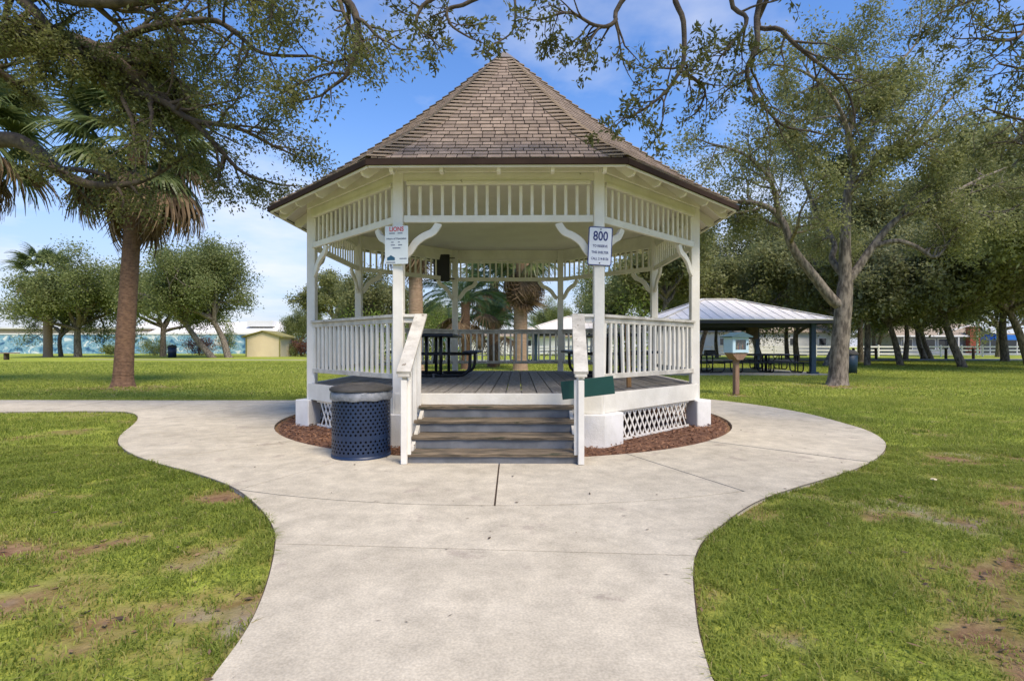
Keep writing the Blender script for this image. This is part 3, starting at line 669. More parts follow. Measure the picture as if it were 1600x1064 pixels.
# ------------------------------------------------------------------ plants: skeleton, leaves
class Tree:
    def __init__(s, seed): s.r = random.Random(seed); s.np = np.random.default_rng(seed); s.wood = MB(); s.tw = []
    def rv(s): return Vector((s.r.gauss(0, 1), s.r.gauss(0, 1), s.r.gauss(0, 1)))
    def limb(s, pts, rad, lev): s.wood.tube(pts, rad, (9, 7, 5, 4, 3)[min(lev, 4)], False)
    def grow(s, p, d, ln, r, lev, c):
        n = 4 if lev >= c['last'] else 6; pts = [p]; rad_ = [r]; d = d.normalized()
        for i in range(n):
            d = (d+s.rv()*c['wig']+Vector((0, 0, c['up'][min(lev, len(c['up'])-1)]))).normalized(); p = p+d*(ln/n)
            if p.z < c.get('zmin', -9): d.z = abs(d.z)*.3; p.z = c['zmin']+.02
            pts.append(p); rad_.append(max(r*(1-.8*(i+1)/n), .003))
        if lev < c['last'] or r*c.get('vis', 1) > .004: s.limb(pts, rad_, lev)
        if lev >= c['last']:
            s.tw.append((pts[0], pts[-1], s.r.random())); return
        s.kids(pts, rad_, ln, lev, c)
    def kids(s, pts, rad_, ln, lev, c, t0=.3, k=None, scale=1):
        k = k or c['kids'][lev]; n = len(pts)-1
        for j in range(k+1):
            t = min(.999, t0+(1-t0)*(j+s.r.random())/k) if j < k else .999; f = t*n; i = int(f); q = pts[i].lerp(pts[i+1], f-i); tan = (pts[i+1]-pts[i]).normalized()
            ang = R(s.r.uniform(30, 75)) if j < k else R(s.r.uniform(0, 25)); axs = tan.cross(s.rv()).normalized()
            d = Matrix.Rotation(ang, 3, axs) @ tan; 
            l2 = ln*c['ratio']*s.r.uniform(.7, 1.25)*(1.15-.5*t)*scale; rr2 = rad_[i]*(.62 if j < k else .9)
            s.grow(q, d, l2, max(rr2, .004), lev+1, c)
    def guide(s, pts, r0, r1, c, lev=0, t0=.25, k=None, ln=None, sm=5):
        pts = crom(pts, sm); n = len(pts); rad_ = [r0+(r1-r0)*i/(n-1) for i in range(n)]; s.limb(pts, rad_, lev)
        tot = sum((pts[i+1]-pts[i]).length for i in range(n-1))
        if k != 0: s.kids(pts, rad_, ln or tot, lev, c, t0, k)
        return pts
    def leaves(s, m, jit, size, aspect, name, mat, rosette=0, flat=0):
        A = np.array([t[0] for t in s.tw]); B = np.array([t[1] for t in s.tw]); ti = np.array([t[2] for t in s.tw]); q = len(A)
        A = np.repeat(A, m, 0); B = np.repeat(B, m, 0); ti = np.repeat(ti, m); n_ = q*m; g = s.np
        t = g.random(n_)**(.35 if rosette else .8); D = unit(B-A)
        cpt = A+(B-A)*t[:, None]; a = unit(g.normal(size=(n_, 3))+D*(.9 if rosette else .5)-np.array([0, 0, .3*flat])); off = g.normal(size=(n_, 3))*jit
        sz = g.uniform(size[0], size[1], (n_, 1)); cpt = cpt+off+a*sz*.5
        bb = unit(np.cross(a, g.normal(size=(n_, 3))+np.array([0, 0, 1.2])))
        V = cards(cpt, a, bb, sz*.5, sz*.5*aspect)
        tint = np.clip(ti*.55+g.random(n_)*.45, 0, 1)
        return npmesh(name, V, 4, mat, tint)
    def finish(s, root, bark, leafmesh):
        s.wood.obj('trunk', bark, root, smooth=True); put('crown', leafmesh, root); return root

# left oak: its trunk stands just outside the picture, its boughs reach in
c = dict(wig=.16, up=(.02, .0, -.03, -.03), kids=(7, 5, 5, 4), ratio=.46, last=3, zmin=3.2)
t = Tree(3); D = 10.0
base = Vector((-13.6, 10.6, 0)); fork = Vector((-12.6, 10.4, 3.9))
t.limb(crom([base+Vector((0, 0, -.1)), base+Vector((.05, 0, .5)), base+Vector((.4, -.1, 2)), fork], 4), [.62, .6, .52, .5, .48, .46, .45, .44, .43, .42, .41, .4, .4], 0)
A_ = t.guide([fork, P(-150, 90, 10.2), P(0, 66, 10), P(100, 68, 10), P(165, 92, 9.9)], .36, .2, c, 0, .35, 7, 4.0)
t.guide([A_[-1], P(190, 62, 9.8), P(225, 46, 9.7), P(280, 36, 9.6), P(335, 33, 9.4), P(372, 55, 9.2), P(412, 84, 9), P(490, 88, 8.8)], .085, .02, c, 1, .05, 17, 3.3)
t.guide([A_[-1], P(205, 140, 10), P(252, 158, 10), P(300, 188, 10.1), P(370, 200, 10.2), P(430, 230, 10.2)], .10, .025, c, 1, .05, 17, 3.2)
t.guide([P(-150, 90, 10.2), P(-30, -40, 9.5), P(40, 5, 9.3), P(75, 40, 9.4), P(110, 62, 9.6)], .14, .06, c, 1, .2, 12, 2.6)
B_ = t.guide([fork, P(-120, 235, 10.6), P(0, 219, 10.5), P(45, 228, 10.4), P(80, 258, 10.3), P(108, 276, 10.2), P(150, 290, 10.1), P(215, 285, 10.1), P(270, 258, 10.2)], .20, .03, c, 1, .45, 11, 2.4)
t.guide([P(-30, -40, 9.5), P(150, -60, 8.8), P(300, -70, 8.2), P(450, -40, 7.8), P(540, 0, 7.6), P(560, 60, 7.6), P(540, 120, 7.7)], .12, .03, c, 1, .2, 12, 3.0)
t.guide([P(-30, -40, 9.5), P(120, 0, 9), P(230, 0, 9), P(330, -20, 8.9), P(420, 10, 8.8)], .12, .04, c, 1, .2, 10, 2.6)
t.guide([P(300, 188, 10.1), P(340, 230, 10.3), P(380, 270, 10.4), P(440, 290, 10.4)], .06, .02, c, 1, .2, 7, 2.0)
t.guide([fork, P(-260, -100, 11), P(-300, -300, 12)], .3, .1, c, 0, .4, 5, 4)
o = thing('oak_tree', 'large live oak at the left edge with dark boughs hanging over the palm', 'tree', (0, 0, 0))
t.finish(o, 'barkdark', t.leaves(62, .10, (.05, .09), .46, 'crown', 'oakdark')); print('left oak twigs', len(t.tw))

# overhead oak: trunk behind the camera, boughs drooping into the top of the picture
c2 = dict(wig=.20, up=(-.02, -.03, -.02, .02), kids=(6, 4, 3, 3), ratio=.42, last=3, zmin=3.0)
t = Tree(8); base = Vector((6.5, -4.5, 0)); fk = Vector((6.0, -3.6, 4.6))
t.limb(crom([base, base+Vector((-.1, .1, 1)), base+Vector((-.3, .5, 3)), fk], 4), [.48, .47, .46, .45, .44, .43, .42, .41, .4, .4, .39, .39, .38], 0)
m1 = t.guide([fk, (5.0, -.8, 6.2), (4.2, 2.2, 6.5), (3.2, 4.2, 6.3), (2.2, 5.3, 5.9)], .3, .09, c2, 0, .3, 0, 3)
m2 = t.guide([m1[-7], (1.4, 4.7, 6.2), (0, 5.2, 5.9), (-1.0, 5.5, 5.7)], .09, .03, c2, 1, .3, 0, 2)
D = 5.5
t.guide([(2.2, 5.3, 5.9), P(1058, -30, D), P(1068, 35, D), P(1068, 95, D), P(1056, 122, D), P(1038, 146, D), P(1005, 172, D), P(978, 184, D)], .034, .009, c2, 1, .42, 14, 1.3)
t.guide([P(1066, 112, D), P(1090, 128, D+.1), P(1102, 145, D+.2), P(1090, 175, D+.3)], .022, .008, c2, 2, .2, 6, 1.0)
t.guide([m1[-5], P(1150, -30, D), P(1167, 30, D), P(1150, 60, D), P(1125, 90, D)], .032, .009, c2, 1, .4, 11, 1.3)
t.guide([m1[-6], P(1200, -30, D+.3), P(1183, 70, D+.3), P(1168, 105, D+.3), P(1172, 135, D+.3), P(1195, 168, D+.3), P(1225, 197, D+.3), P(1265, 205, D+.3)], .036, .010, c2, 1, .35, 13, 1.5)
t.guide([m1[-8], P(1198, 0, D+.6), P(1222, 48, D+.6), P(1262, 86, D+.6), P(1300, 115, D+.6), P(1325, 145, D+.6), P(1336, 182, D+.6)], .034, .010, c2, 1, .35, 13, 1.6)
t.guide([m1[-4], P(990, -20, D), P(960, 35, D), P(930, 40, D), P(890, 20, D), P(850, 30, D)], .03, .01, c2, 1, .3, 15, 1.3)
t.guide([m2[-4], P(760, -30, D), P(730, 5, D), P(700, 15, D), P(705, 40, D), P(735, 60, D)], .03, .008, c2, 1, .45, 6, .9)
t.guide([m2[-1], P(690, -25, D), P(660, 10, D), P(650, 40, D), P(675, 62, D)], .03, .008, c2, 1, .45, 6, .9)
t.guide([m2[-6], P(800, -40, D), P(805, 10, D), P(800, 50, D), P(770, 70, D)], .02, .006, c2, 2, .5, 5, .8)
r1_ = t.guide([fk, (7.2, -.5, 5.8), (7.6, 3, 6.0), (7.0, 5.5, 5.9)], .22, .08, c2, 0, .4, 0, 3)
for (x0, y0), (x1, y1), (x2, y2) in (((1640, 0), (1590, 60), (1520, 60)), ((1690, 80), (1630, 110), (1560, 100)), ((1690, 160), (1620, 190), (1540, 170)), ((1600, -60), (1540, -10), (1470, 20)), ((1700, 230), (1640, 240), (1580, 220))):
    t.guide([r1_[-3], P(x0, y0, 7.2), P(x1, y1, 7.2), P(x2, y2, 7.1)], .04, .01, c2, 1, .3, 14, 2.0)
o = thing('overhanging_oak', 'oak with thin drooping boughs across the top of the view', 'tree')
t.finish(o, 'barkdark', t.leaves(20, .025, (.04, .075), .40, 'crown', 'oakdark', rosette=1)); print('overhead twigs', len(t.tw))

# big oak on the right lawn
c3 = dict(wig=.17, up=(.05, .03, -.01, -.02), kids=(7, 5, 5, 4), ratio=.46, last=3, zmin=4.2)
t = Tree(21); D = 17.1; bx, by = G(1308, 601)
q = lambda x_, y_, d=0: P(x_, y_, D+d)
tr0 = [Vector((bx, by, -.1)), q(1309, 590), q(1311, 560), q(1314, 520), q(1318, 475), q(1321, 440)]
t.limb(crom(tr0, 4), [.42, .37, .335, .31, .295, .285, .28, .275, .27, .265, .26, .26, .255, .255, .25, .25, .245, .24, .23, .22, .21], 0)
t.guide([q(1319, 478), q(1302, 470), q(1272, 432), q(1240, 390), q(1222, 345), q(1195, 322, .3), q(1150, 315, .8), q(1100, 320, 1.2)], .19, .04, c3, 0, .45, 8, 5)
t.guide([q(1219, 340), q(1212, 310, -.3), q(1200, 275, -.6), q(1160, 240, -1), q(1110, 225, -1.2)], .09, .03, c3, 1, .2, 10, 3.6)
t.guide([q(1321, 445), q(1320, 400), q(1321, 350), q(1325, 300), q(1336, 262), q(1326, 225), q(1335, 170), q(1345, 110)], .2, .035, c3, 0, .4, 10, 4.6)
t.guide([q(1327, 290), q(1360, 268), q(1372, 240), q(1410, 225), q(1450, 190, .6), q(1490, 150, 1)], .11, .03, c3, 1, .2, 11, 3.8)
t.guide([q(1324, 440), q(1340, 420), q(1362, 388), q(1396, 348), q(1430, 330), q(1475, 310, .5), q(1530, 280, 1), q(1580, 260, 1.3)], .15, .03, c3, 0, .4, 9, 4.5)
t.guide([q(1364, 386), q(1400, 377, -.3), q(1432, 386, -.5), q(1458, 402, -.7), q(1475, 390, -.8), q(1500, 350, -1)], .09, .03, c3, 1, .45, 8, 2.6)
t.guide([q(1318, 430), q(1300, 405, .5), q(1303, 380, .8), q(1275, 330, 1.6), q(1250, 260, 2.4), q(1240, 180, 3)], .12, .03, c3, 0, .4, 8, 4)
t.guide([q(1335, 262), q(1330, 220, -1), q(1300, 150, -1.6), q(1250, 110, -2), q(1190, 100, -2.2)], .08, .02, c3, 1, .2, 10, 3.2)
t.guide([q(1335, 170), q(1380, 120, .5), q(1430, 70, 1), q(1440, 20, 1.2)], .06, .02, c3, 1, .15, 10, 3.2)
t.guide([q(1475, 310, .5), q(1520, 330, .2), q(1580, 330, 0)], .06, .02, c3, 1, .1, 9, 3.2)
o = thing('large_oak', 'large forked live oak with grey trunk on the right lawn', 'tree')
t.finish(o, 'bark', t.leaves(56, .19, (.06, .125), .48, 'crown', 'oak')); print('right oak twigs', len(t.tw))

# smaller oaks of the background: a few kinds, every tree its own object
cb = dict(wig=.20, up=(.10, .05, .0), kids=(7, 6, 4), ratio=.52, last=2, vis=.5)
def oakproto(seed, lean=0, h0=2.6, spread=3.6, nl=6, size=(.14, .26), m=75, jit=.30, mat='oakfar', low=.25, double=False, hgt=1.0, bark='bark', cb=cb, tr_r=1.0):
    t = Tree(seed); r_ = t.r
    for s_ in ((-1, 1) if double else (0,)):
        b0 = Vector((s_*.45, 0, -.1)); ln = Vector((lean+s_*.12, s_*.1, 1)).normalized(); top = b0+ln*h0/ln.z
        pts = crom([b0, b0+ln*.3, b0+ln*(h0*.55)+Vector((.1*s_, .1, 0)), top], 4)
        t.limb(pts, [.27]+[.23-.009*i for i in range(len(pts)-1)], 0)
        for i in range(nl):
            a = 2*PI*(i+r_.random()*.7)/nl; e = r_.uniform(low, 1.2); d = Vector((math.cos(a)*math.cos(e), math.sin(a)*math.cos(e), math.sin(e)*hgt))+Vector((lean*.5, 0, 0))
            t.grow(top-ln*r_.uniform(0, .6), d, spread*r_.uniform(.8, 1.2), .14, 0, cb)
    root = [t.wood.mesh('trunk', bark, smooth=True), t.leaves(m, jit, size, .55, 'crown', mat)]; print('proto', seed, len(t.tw)); return root
PR = dict(a=oakproto(31, size=(.085, .17), m=125), b=oakproto(32, lean=.35, h0=3.2, low=.05, mat='oak'), c=oakproto(33, double=True, nl=6, lean=-.55, low=-.1, size=(.085, .17), m=120), h=oakproto(36, h0=3.6, spread=6.6, nl=8, m=70, jit=.42, size=(.16, .30), low=.1, mat='oak', cb=dict(cb, kids=(9, 8, 4))), d=oakproto(34, h0=4.5, spread=3.0, hgt=1.5, mat='oak'), g=oakproto(35, h0=3.4, lean=-.4, low=.0, mat='oakgrey'))
def oak(pk, xp, d, s_, rz, label, dx=None, sz=None):
    o = thing('oak_tree', label, 'tree', ((xp-800)*d/F, d, 0), rz, 'background oaks'); o.scale = (s_, s_, sz or s_)
    put('trunk', PR[pk][0], o); put('crown', PR[pk][1], o); return o
oak('c', 346, 57, 1.75, .2, 'twin-trunked live oak left of the cream shed')
oak('a', 122, 60, 1.95, 1.0, 'small oak with slim trunk between the palm trunk and the left palm', sz=1.6)
oak('a', 95, 62, 1.2, 2.6, 'low oak standing beside the slender far left palm')
oak('a', 255, 64, 1.8, 3.7, 'oak behind the tall palm trunk on the left lawn', sz=1.55)
oak('d', 520, 60, 1.1, .4, 'oak seen through the left side of the gazebo')
oak('a', 470, 75, 1.0, .9, 'oak behind the white building just left of the gazebo', sz=.95)
oak('b', 600, 45, 1.0, 2.4, 'oak behind the gazebo near the left front post')
oak('d', 560, 90, 1.2, 4.0, 'farther oak beyond the left gazebo railing')
oak('c', 690, 80, 1.1, 1.0, 'distant oak behind the date palms')
oak('g', 925, 60, 1.0, 3.5, 'oak behind the small white shelter roof')
oak('a', 980, 42, 1.15, 5.1, 'dense oak behind the right front gazebo post')
oak('d', 1040, 36, 1.05, .7, 'oak rising behind the right side of the gazebo')
oak('g', 1090, 48, 1.2, 2.0, 'oak behind the left end of the metal roofed shelter')
oak('b', 1190, 40, 1.15, 3.3, 'slim oak behind the middle of the metal roofed shelter')
oak('a', 1245, 44, 1.2, 1.7, 'oak behind the right end of the metal roofed shelter')
oak('g', 1290, 33, 1.05, PI, 'leaning thick oak just left of the large forked oak trunk')
oak('d', 1355, 34, .95, 5.5, 'slim straight oak just right of the large forked oak')
oak('b', 1408, 34, 1.0, PI+.2, 'oak leaning slightly left, second right of the large forked oak')
oak('g', 1505, 31, 1.12, .15, 'strongly leaning oak in front of the brick chimney house')
oak('b', 1612, 30, 1.15, PI-.1, 'leaning oak at the right edge of the view')
oak('c', 1450, 52, 1.3, .5, 'oak standing before the white ranch fence', sz=1.35)
oak('a', 1560, 60, 1.5, 2.8, 'wide oak behind the brick chimney house')
oak('c', 1370, 75, 1.5, 1.1, 'distant oak behind the white ranch fence')
oak('d', 1680, 24, 1.2, .3, 'oak just outside the right edge reaching into view')
oak('a', 860, 95, 1.3, .3, 'far oak behind the pale shelter roof')
oak('d', 1160, 75, 1.7, 4.2, 'tall distant oak behind the long white building')
oak('a', 1290, 85, 1.6, 3.9, 'broad distant oak behind the large oak trunk')
oak('a', 1480, 95, 1.6, .9, 'hazy distant oak above the house roof')

oak('h', 1570, 44, 1.5, 1.2, 'very large oak whose crown fills the right background')
oak('h', 1415, 48, 1.1, 4.4, 'very large oak behind the right branches of the forked oak')
oak('h', 1120, 56, 1.0, 1.5, 'tall oak behind the right eave of the gazebo')
oak('h', 1345, 40, 1.05, 2.1, 'broad oak filling the view behind the fork of the large oak')
oak('h', 1230, 50, 1.05, .4, 'broad oak rising behind the shelter roof')
oak('h', 1720, 36, 1.4, 3.0, 'large oak beyond the right edge of view')
# ------------------------------------------------------------------ palms
def fan(dead, seed):                         # one costapalmate frond along +X, stalk included
    g = np.random.default_rng(seed); Q = []; st = 1.0 if not dead else .75; ns_ = 34; ln0 = 1.05 if not dead else 1.15
    for k in range(3):
        w_ = .022; x0, x1 = st*k/3, st*(k+1)/3; Q.append([(x0, -w_, -.06*k), (x1, -w_, -.06*(k+1)), (x1, w_, -.06*(k+1)), (x0, w_, -.06*k)])
    for i in range(ns_):
        a = R(-115+230*i/(ns_-1)); ln = ln0*(.72+.28*math.cos(a*.6))*g.uniform(.9, 1.08); fold = (.35 if dead else 1.0)
        d = np.array([math.cos(a), math.sin(a)*fold, 0]); side_ = np.array([-math.sin(a), math.cos(a), 0]); w_ = .034; p0 = np.array([st-.05, 0, -.18]); v = d.copy(); pt = p0.copy(); ww = [.4, 1, .8, .35, .06]
        seg = ln/4; prev = None
        for j in range(5):
            e = (pt-side_*w_*ww[j]+np.array([0, 0, .02*(i % 2)]), pt+side_*w_*ww[j]+np.array([0, 0, .02*((i+1) % 2)]))
            if prev is not None: Q.append([prev[0], e[0], e[1], prev[1]])
            prev = e; v = v+np.array([0, 0, -.10-.22*j*(1.2 if dead else .8)*g.uniform(.5, 1.4)]); v /= np.linalg.norm(v); pt = pt+v*seg
    Q = np.array(Q); return npmesh('dead_frond' if dead else 'frond', Q.reshape(-1, 3), 4, 'deadfrond' if dead else 'frond', g.random(len(Q)))
FAN = [fan(False, i) for i in range(3)]; DFAN = [fan(True, 10+i) for i in range(3)]
def pinnate(seed):
    g = np.random.default_rng(seed); Q = []; pt = np.zeros(3); v = np.array([.75, 0, .66]); pts = [pt.copy()]
    for j in range(14): v = v+np.array([0, 0, -.115]); v /= np.linalg.norm(v); pt = pt+v*.17; pts.append(pt.copy())
    for j in range(14):
        a, b_ = pts[j], pts[j+1]; w_ = .022*(1-j/16); Q.append([a-[0, w_, 0], b_-[0, w_, 0], b_+[0, w_, 0], a+[0, w_, 0]])
        for u in (.0, .33, .66):
            for s_ in (-1, 1):
                q_ = a+(b_-a)*u; dr = (b_-a)/np.linalg.norm(b_-a)*.7+np.array([0, s_*.8, .15]); dr /= np.linalg.norm(dr); l_ = .5*math.sin(PI*(.12+.85*(j+u)/14))*g.uniform(.85, 1.1)
                w2 = np.array([.012, 0, .012]); m_ = q_+dr*l_*.55; e_ = q_+dr*l_-np.array([0, 0, .25*l_]); Q.append([q_, m_-w2, e_, m_+w2])
    Q = np.array(Q); return npmesh('frond', Q.reshape(-1, 3), 4, 'datefrond', g.random(len(Q)))
PIN = [pinnate(i) for i in range(2)]
def palm(label, base, pts, r0, r1, fr, scale, bark, nlive=34, ndead=26, seed=1, date=False, flare=.15, dead=-12, open_front=False, extra=()):
    o = thing('palm_tree', label, 'palm', base, 0, 'palms'); g = random.Random(seed); b_ = Vector(base)
    cp = crom([Vector(p)-b_ for p in pts], 24); n_ = len(cp); prof_ = []
    for i in range(n_):
        f = i/(n_-1); prof_.append((r0+(r1-r0)*min(1, f*1.1))*(1+flare*math.exp(-f*16))*(1+.012*(i % 2)+.03*g.random()))
    MB().tube(cp, prof_, 20).obj('trunk', bark, o, smooth=False)
    top = cp[-1]
    def place(me, name, az, el, s_, dz=0, roll=0, off=.1):
        M = T(top.x, top.y, top.z+dz) @ RZ(az) @ Matrix.Rotation(-el, 4, 'Y') @ Matrix.Rotation(roll, 4, 'X') @ T(off, 0, 0) @ Matrix.Diagonal((s_, s_, s_, 1)); put(name, me, o, M)
    for i in range(nlive):
        f = i/nlive; az = i*2.39996+g.uniform(-.3, .3); el = R(75-105*f+g.uniform(-10, 10)) if not date else R(45-70*f+g.uniform(-8, 8))
        place(g.choice(PIN if date else FAN), 'frond', az, el, scale*g.uniform(.85, 1.1), .2*(1-f), g.uniform(-.5, .5))
    for i in range(ndead):
        f = i/max(1, ndead); az = i*2.39996+g.uniform(-.4, .4)
        if open_front and math.sin(az) < -.55: continue
        place(g.choice(DFAN), 'dead_frond', az, R(dead-50*f+g.uniform(-12, 10)), scale*g.uniform(.85, 1.15), -.25-.6*f, g.uniform(-.5, .5), r1*.8)
    for az, el, s_ in extra: place(g.choice(DFAN), 'dead_frond', R(az), R(el), scale*s_, -.35, g.uniform(-.4, .4), r1*.8)
    return o
D = 16.6; bx, by = G(192, 603)
palm('tall sabal palm with thick brown trunk and hanging dead fronds, left lawn', (bx, by, 0), [(bx, by, -.1), P(194, 560, by), P(201, 450, by), P(208, 340, by), P(214, 225, by)], .265, .215, 0, 1.3, 'palmbark', 40, 20, 4, flare=.6, open_front=True, extra=[(-45, -25, 1.25), (-25, -32, 1.3), (-5, -28, 1.25), (15, -35, 1.2), (40, -30, 1.2), (-38, -48, 1.15), (-12, -50, 1.2), (185, -25, 1.15), (205, -38, 1.1), (170, -45, 1.1)])
palm('palm at the left edge with only its fronds in view', (-17.2, 16.5, 0), [(-17.2, 16.5, -.1), (-17.1, 16.5, 3), (-16.9, 16.4, 7.9)], .35, .28, 0, 1.35, 'palmbark', 30, 16, 5)
p = G(75, 557); d_ = 60
palm('slender far left palm before the painted wall', ((75-800)*d_/F, d_, 0), [((75-800)*d_/F, d_, 0), P(74, 500, d_), P(66, 425, d_)], .42, .38, 0, 1.75, 'palmbark2', 26, 12, 6)
d_ = 27
palm('pale trunked palm with shaggy brown skirt behind the gazebo centre', ((813-800)*d_/F, d_, 0), [((813-800)*d_/F, d_, 0), P(813, 540, d_), P(814, 470, d_), P(817, 400, d_)], .36, .33, 0, 1.12, 'palmbark2', 26, 46, 7, dead=-42)
d_ = 26
palm('pale trunked palm behind the left front gazebo post', ((650-800)*d_/F, d_, 0), [((650-800)*d_/F, d_, 0), P(650, 500, d_), P(649, 420, d_), P(646, 330, d_)], .36, .30, 0, 1.4, 'palmbark2', 28, 24, 8, dead=-40)
d_ = 34
palm('palm with hanging brown skirt left of the shaggy palm', ((772-800)*d_/F, d_, 0), [((772-800)*d_/F, d_, 0), P(772, 520, d_), P(772, 440, d_)], .33, .28, 0, 1.35, 'palmbark', 24, 26, 9)
palm('low date palm with arching green fronds seen over the left picnic table', ((728-800)*28/F, 28, 0), [((728-800)*28/F, 28, 0), P(728, 520, 28), P(727, 472, 28)], .24, .22, 0, 1.25, 'palmbark', 34, 6, 10, True)
palm('low date palm seen at the middle of the back railing', ((768-800)*31/F, 31, 0), [((768-800)*31/F, 31, 0), P(768, 540, 31), P(768, 505, 31)], .24, .22, 0, 1.2, 'palmbark', 30, 4, 11, True)

# shrubs
def shrub(label, xp, d, wd, ht, mat, seed, size=(.10, .18), n_=2600):
    o = thing('shrub', label, 'shrub', ((xp-800)*d/F, d, 0), 0, 'shrubs'); t = Tree(seed)
    for i in range(9):
        a = t.r.random()*2*PI; q_ = Vector((math.cos(a)*wd*.3*t.r.random(), math.sin(a)*wd*.3*t.r.random(), ht*.6)); t.limb([Vector((q_.x*.2, q_.y*.2, 0)), q_*.6, q_], [.03, .02, .01], 3)
    for i in range(60):
        v = t.rv().normalized(); v = Vector((v.x*wd/2, v.y*wd/2, v.z*ht/2))*t.r.uniform(.45, 1)*(1+.15*math.sin(5*math.atan2(v.y, v.x))); q_ = Vector((v.x, v.y, max(v.z+ht/2, .05))); t.tw.append((q_*.9, q_+Vector((0, 0, .1)), t.r.random()))
    t.wood.obj('stems', 'timber', o); put('crown', t.leaves(n_//60, .16*min(wd, ht), size, .5, 'crown', mat), o); return o
shrub('bright green shrub behind the left gazebo railing', 585, 40, 5.5, 3.6, 'bright', 51, (.14, .24), 5200)
shrub('light green shrub seen under the left bracket of the gazebo', 690, 42, 5, 4.2, 'bright', 52, (.14, .24), 5200)
shrub('yellow green shrub seen through the right of the gazebo', 985, 33, 3, 4.6, 'bright', 53, (.12, .2), 2600)
shrub('clipped conical evergreen right of the cream shed', 462, 72, 1.8, 4.6, 'oakfar', 54, (.12, .2))
shrub('red leaved shrub before the painted wall near the gazebo', 471, 66, 3.6, 2.0, 'shrubred', 55, (.14, .24))
shrub('low green shrub beside the cream shed', 450, 65, 2.4, 1.4, 'oakfar', 56, (.14, .22))
shrub('dark conical evergreen behind the twin oak', 355, 74, 2.0, 4.6, 'oakfar', 57, (.14, .22))
shrub('red brown shrub against the painted wall behind the twin oak', 312, 72, 5, 2.4, 'shrubred', 58, (.14, .24))
shrub('dark green shrub against the painted wall right of the tall palm', 243, 74, 4, 2.2, 'oakfar', 59, (.14, .24))
shrub('round shrub by the wall beneath the left oak', 175, 76, 3, 1.4, 'oakfar', 60, (.14, .24))

# ------------------------------------------------------------------ left background: painted wall, buildings, shed, bin, bench
def wx(xp, d): return (xp-800)*d/F
d = 88
wl = thing('mural_wall', 'long low wall painted with blue sea scenes behind the left lawn', 'wall', (wx(235, d), d, 0))
MB().box((0, 0, 1.55), (wx(560, d)-wx(-90, d), .3, 3.1)).obj('painted_face', 'mural', wl)
MB().box((0, -.02, 3.22), (wx(560, d)-wx(-90, d)+.1, .45, .22)).obj('coping', 'whitewall', wl)
for i in range(12): MB().box((-34+i*6.2, -.2, 1.55), (.12, .12, 3.1)).obj('joint_post', 'mural', wl)
d = 104
bl = thing('flat_roofed_building', 'tan banded flat building behind the painted wall at far left', 'building', (wx(60, d), d, 0))
MB().box((0, 3, 2.3), (44, 8, 4.6)).obj('wall', 'tanwall', bl); MB().box((0, 3, 4.7), (45, 9, .3)).obj('roof', 'whitewall', bl)
for i in range(7): MB().box((-18+i*6, -1.03, 2.4), (1.6, .06, 1.6)).obj('window', 'glass', bl)
bl = thing('white_roofed_building', 'long white roofed building behind the cream shed', 'building', (wx(420, d), d, 0))
MB().box((0, 4, 1.9), (52, 9, 3.8)).obj('wall', 'whitewall', bl)
MB().prism([(-1.4, 3.8), (4.5, 6.1), (10.4, 3.8), (10.4, 3.6), (-1.4, 3.6)], -27, 27, ax='x').obj('roof', 'metalroof', bl)
MB().box((-2.0, 1.5, 5.6), (5, 2, 1.1)).obj('roof_unit', 'whitewall', bl)
for i in range(8): MB().box((-22+i*6, -.53, 2.0), (1.5, .06, 1.5)).obj('window', 'glass', bl)
d = 62
sh = thing('garden_shed', 'small cream shed with olive gable trim left of the gazebo', 'shed', (wx(411, d), d, 0))
MB().prism([(-2.0, 0), (2.0, 0), (2.0, 2.25), (0, 2.85), (-2.0, 2.25)], 0, 3.2, ax='y').obj('wall', 'cream', sh)
for s_ in (-1, 1): MB().prism([(s_*2.4, 2.2), (0, 2.92), (0, 3.06), (s_*2.4, 2.36)][::s_], -.25, 3.4, ax='y').obj('roof', 'olive', sh)
MB().box((-1.93, -.03, 1.1), (.14, .06, 2.2)).obj('corner_trim', 'olive', sh); MB().box((1.93, -.03, 1.1), (.14, .06, 2.2)).obj('corner_trim', 'olive', sh)
def bin_(label, xp, d, mat, s_=1):
    o = thing('park_bin', label, 'bin', (wx(xp, d), d, 0)); o.scale = (s_,)*3
    MB().lathe([(.01, .02), (.30, .02), (.33, .85), (.30, .86)], 20).obj('body', mat, o, smooth=True); MB().lathe([(.35, .84), (.36, .9), (.25, 1.02), (.01, 1.08)], 20).obj('lid', 'lid', o, smooth=True); return o
bin_('blue park bin under the twin oak', 269, 58, 'navy', 1.3); bin_('dark bin behind the large forked oak trunk', 1327, 24, 'postblue', 1.0)
o = thing('bench', 'low bench at the far left edge of the lawn', 'bench', (wx(4, 48), 48, 0)); MB().box((0, 0, .62), (2.6, .6, .08)).obj('seat', 'wood', o); 
for x_ in (-.9, .35): MB().box((x_, 0, .3), (.16, .4, .6)).obj('leg', 'timber', o)
def strip(name, x0, x1, y0, y1, zz_, mat, sl=0):
    o = MB().add([(x0, y0, zz_), (x1, y0+sl, zz_), (x1, y1+sl, zz_), (x0, y1, zz_)], [(0, 1, 2, 3)]).obj(name, mat); kind(o, 'structure')
strip('park_walk', wx(150, 50), wx(480, 47), 48.5, 50, .02, 'concrete', -2.5)
strip('park_road', -14, 60, 42, 46.5, .02, 'slab', 6)
strip('street', -20, 90, 70, 78, .02, 'slab', 3)

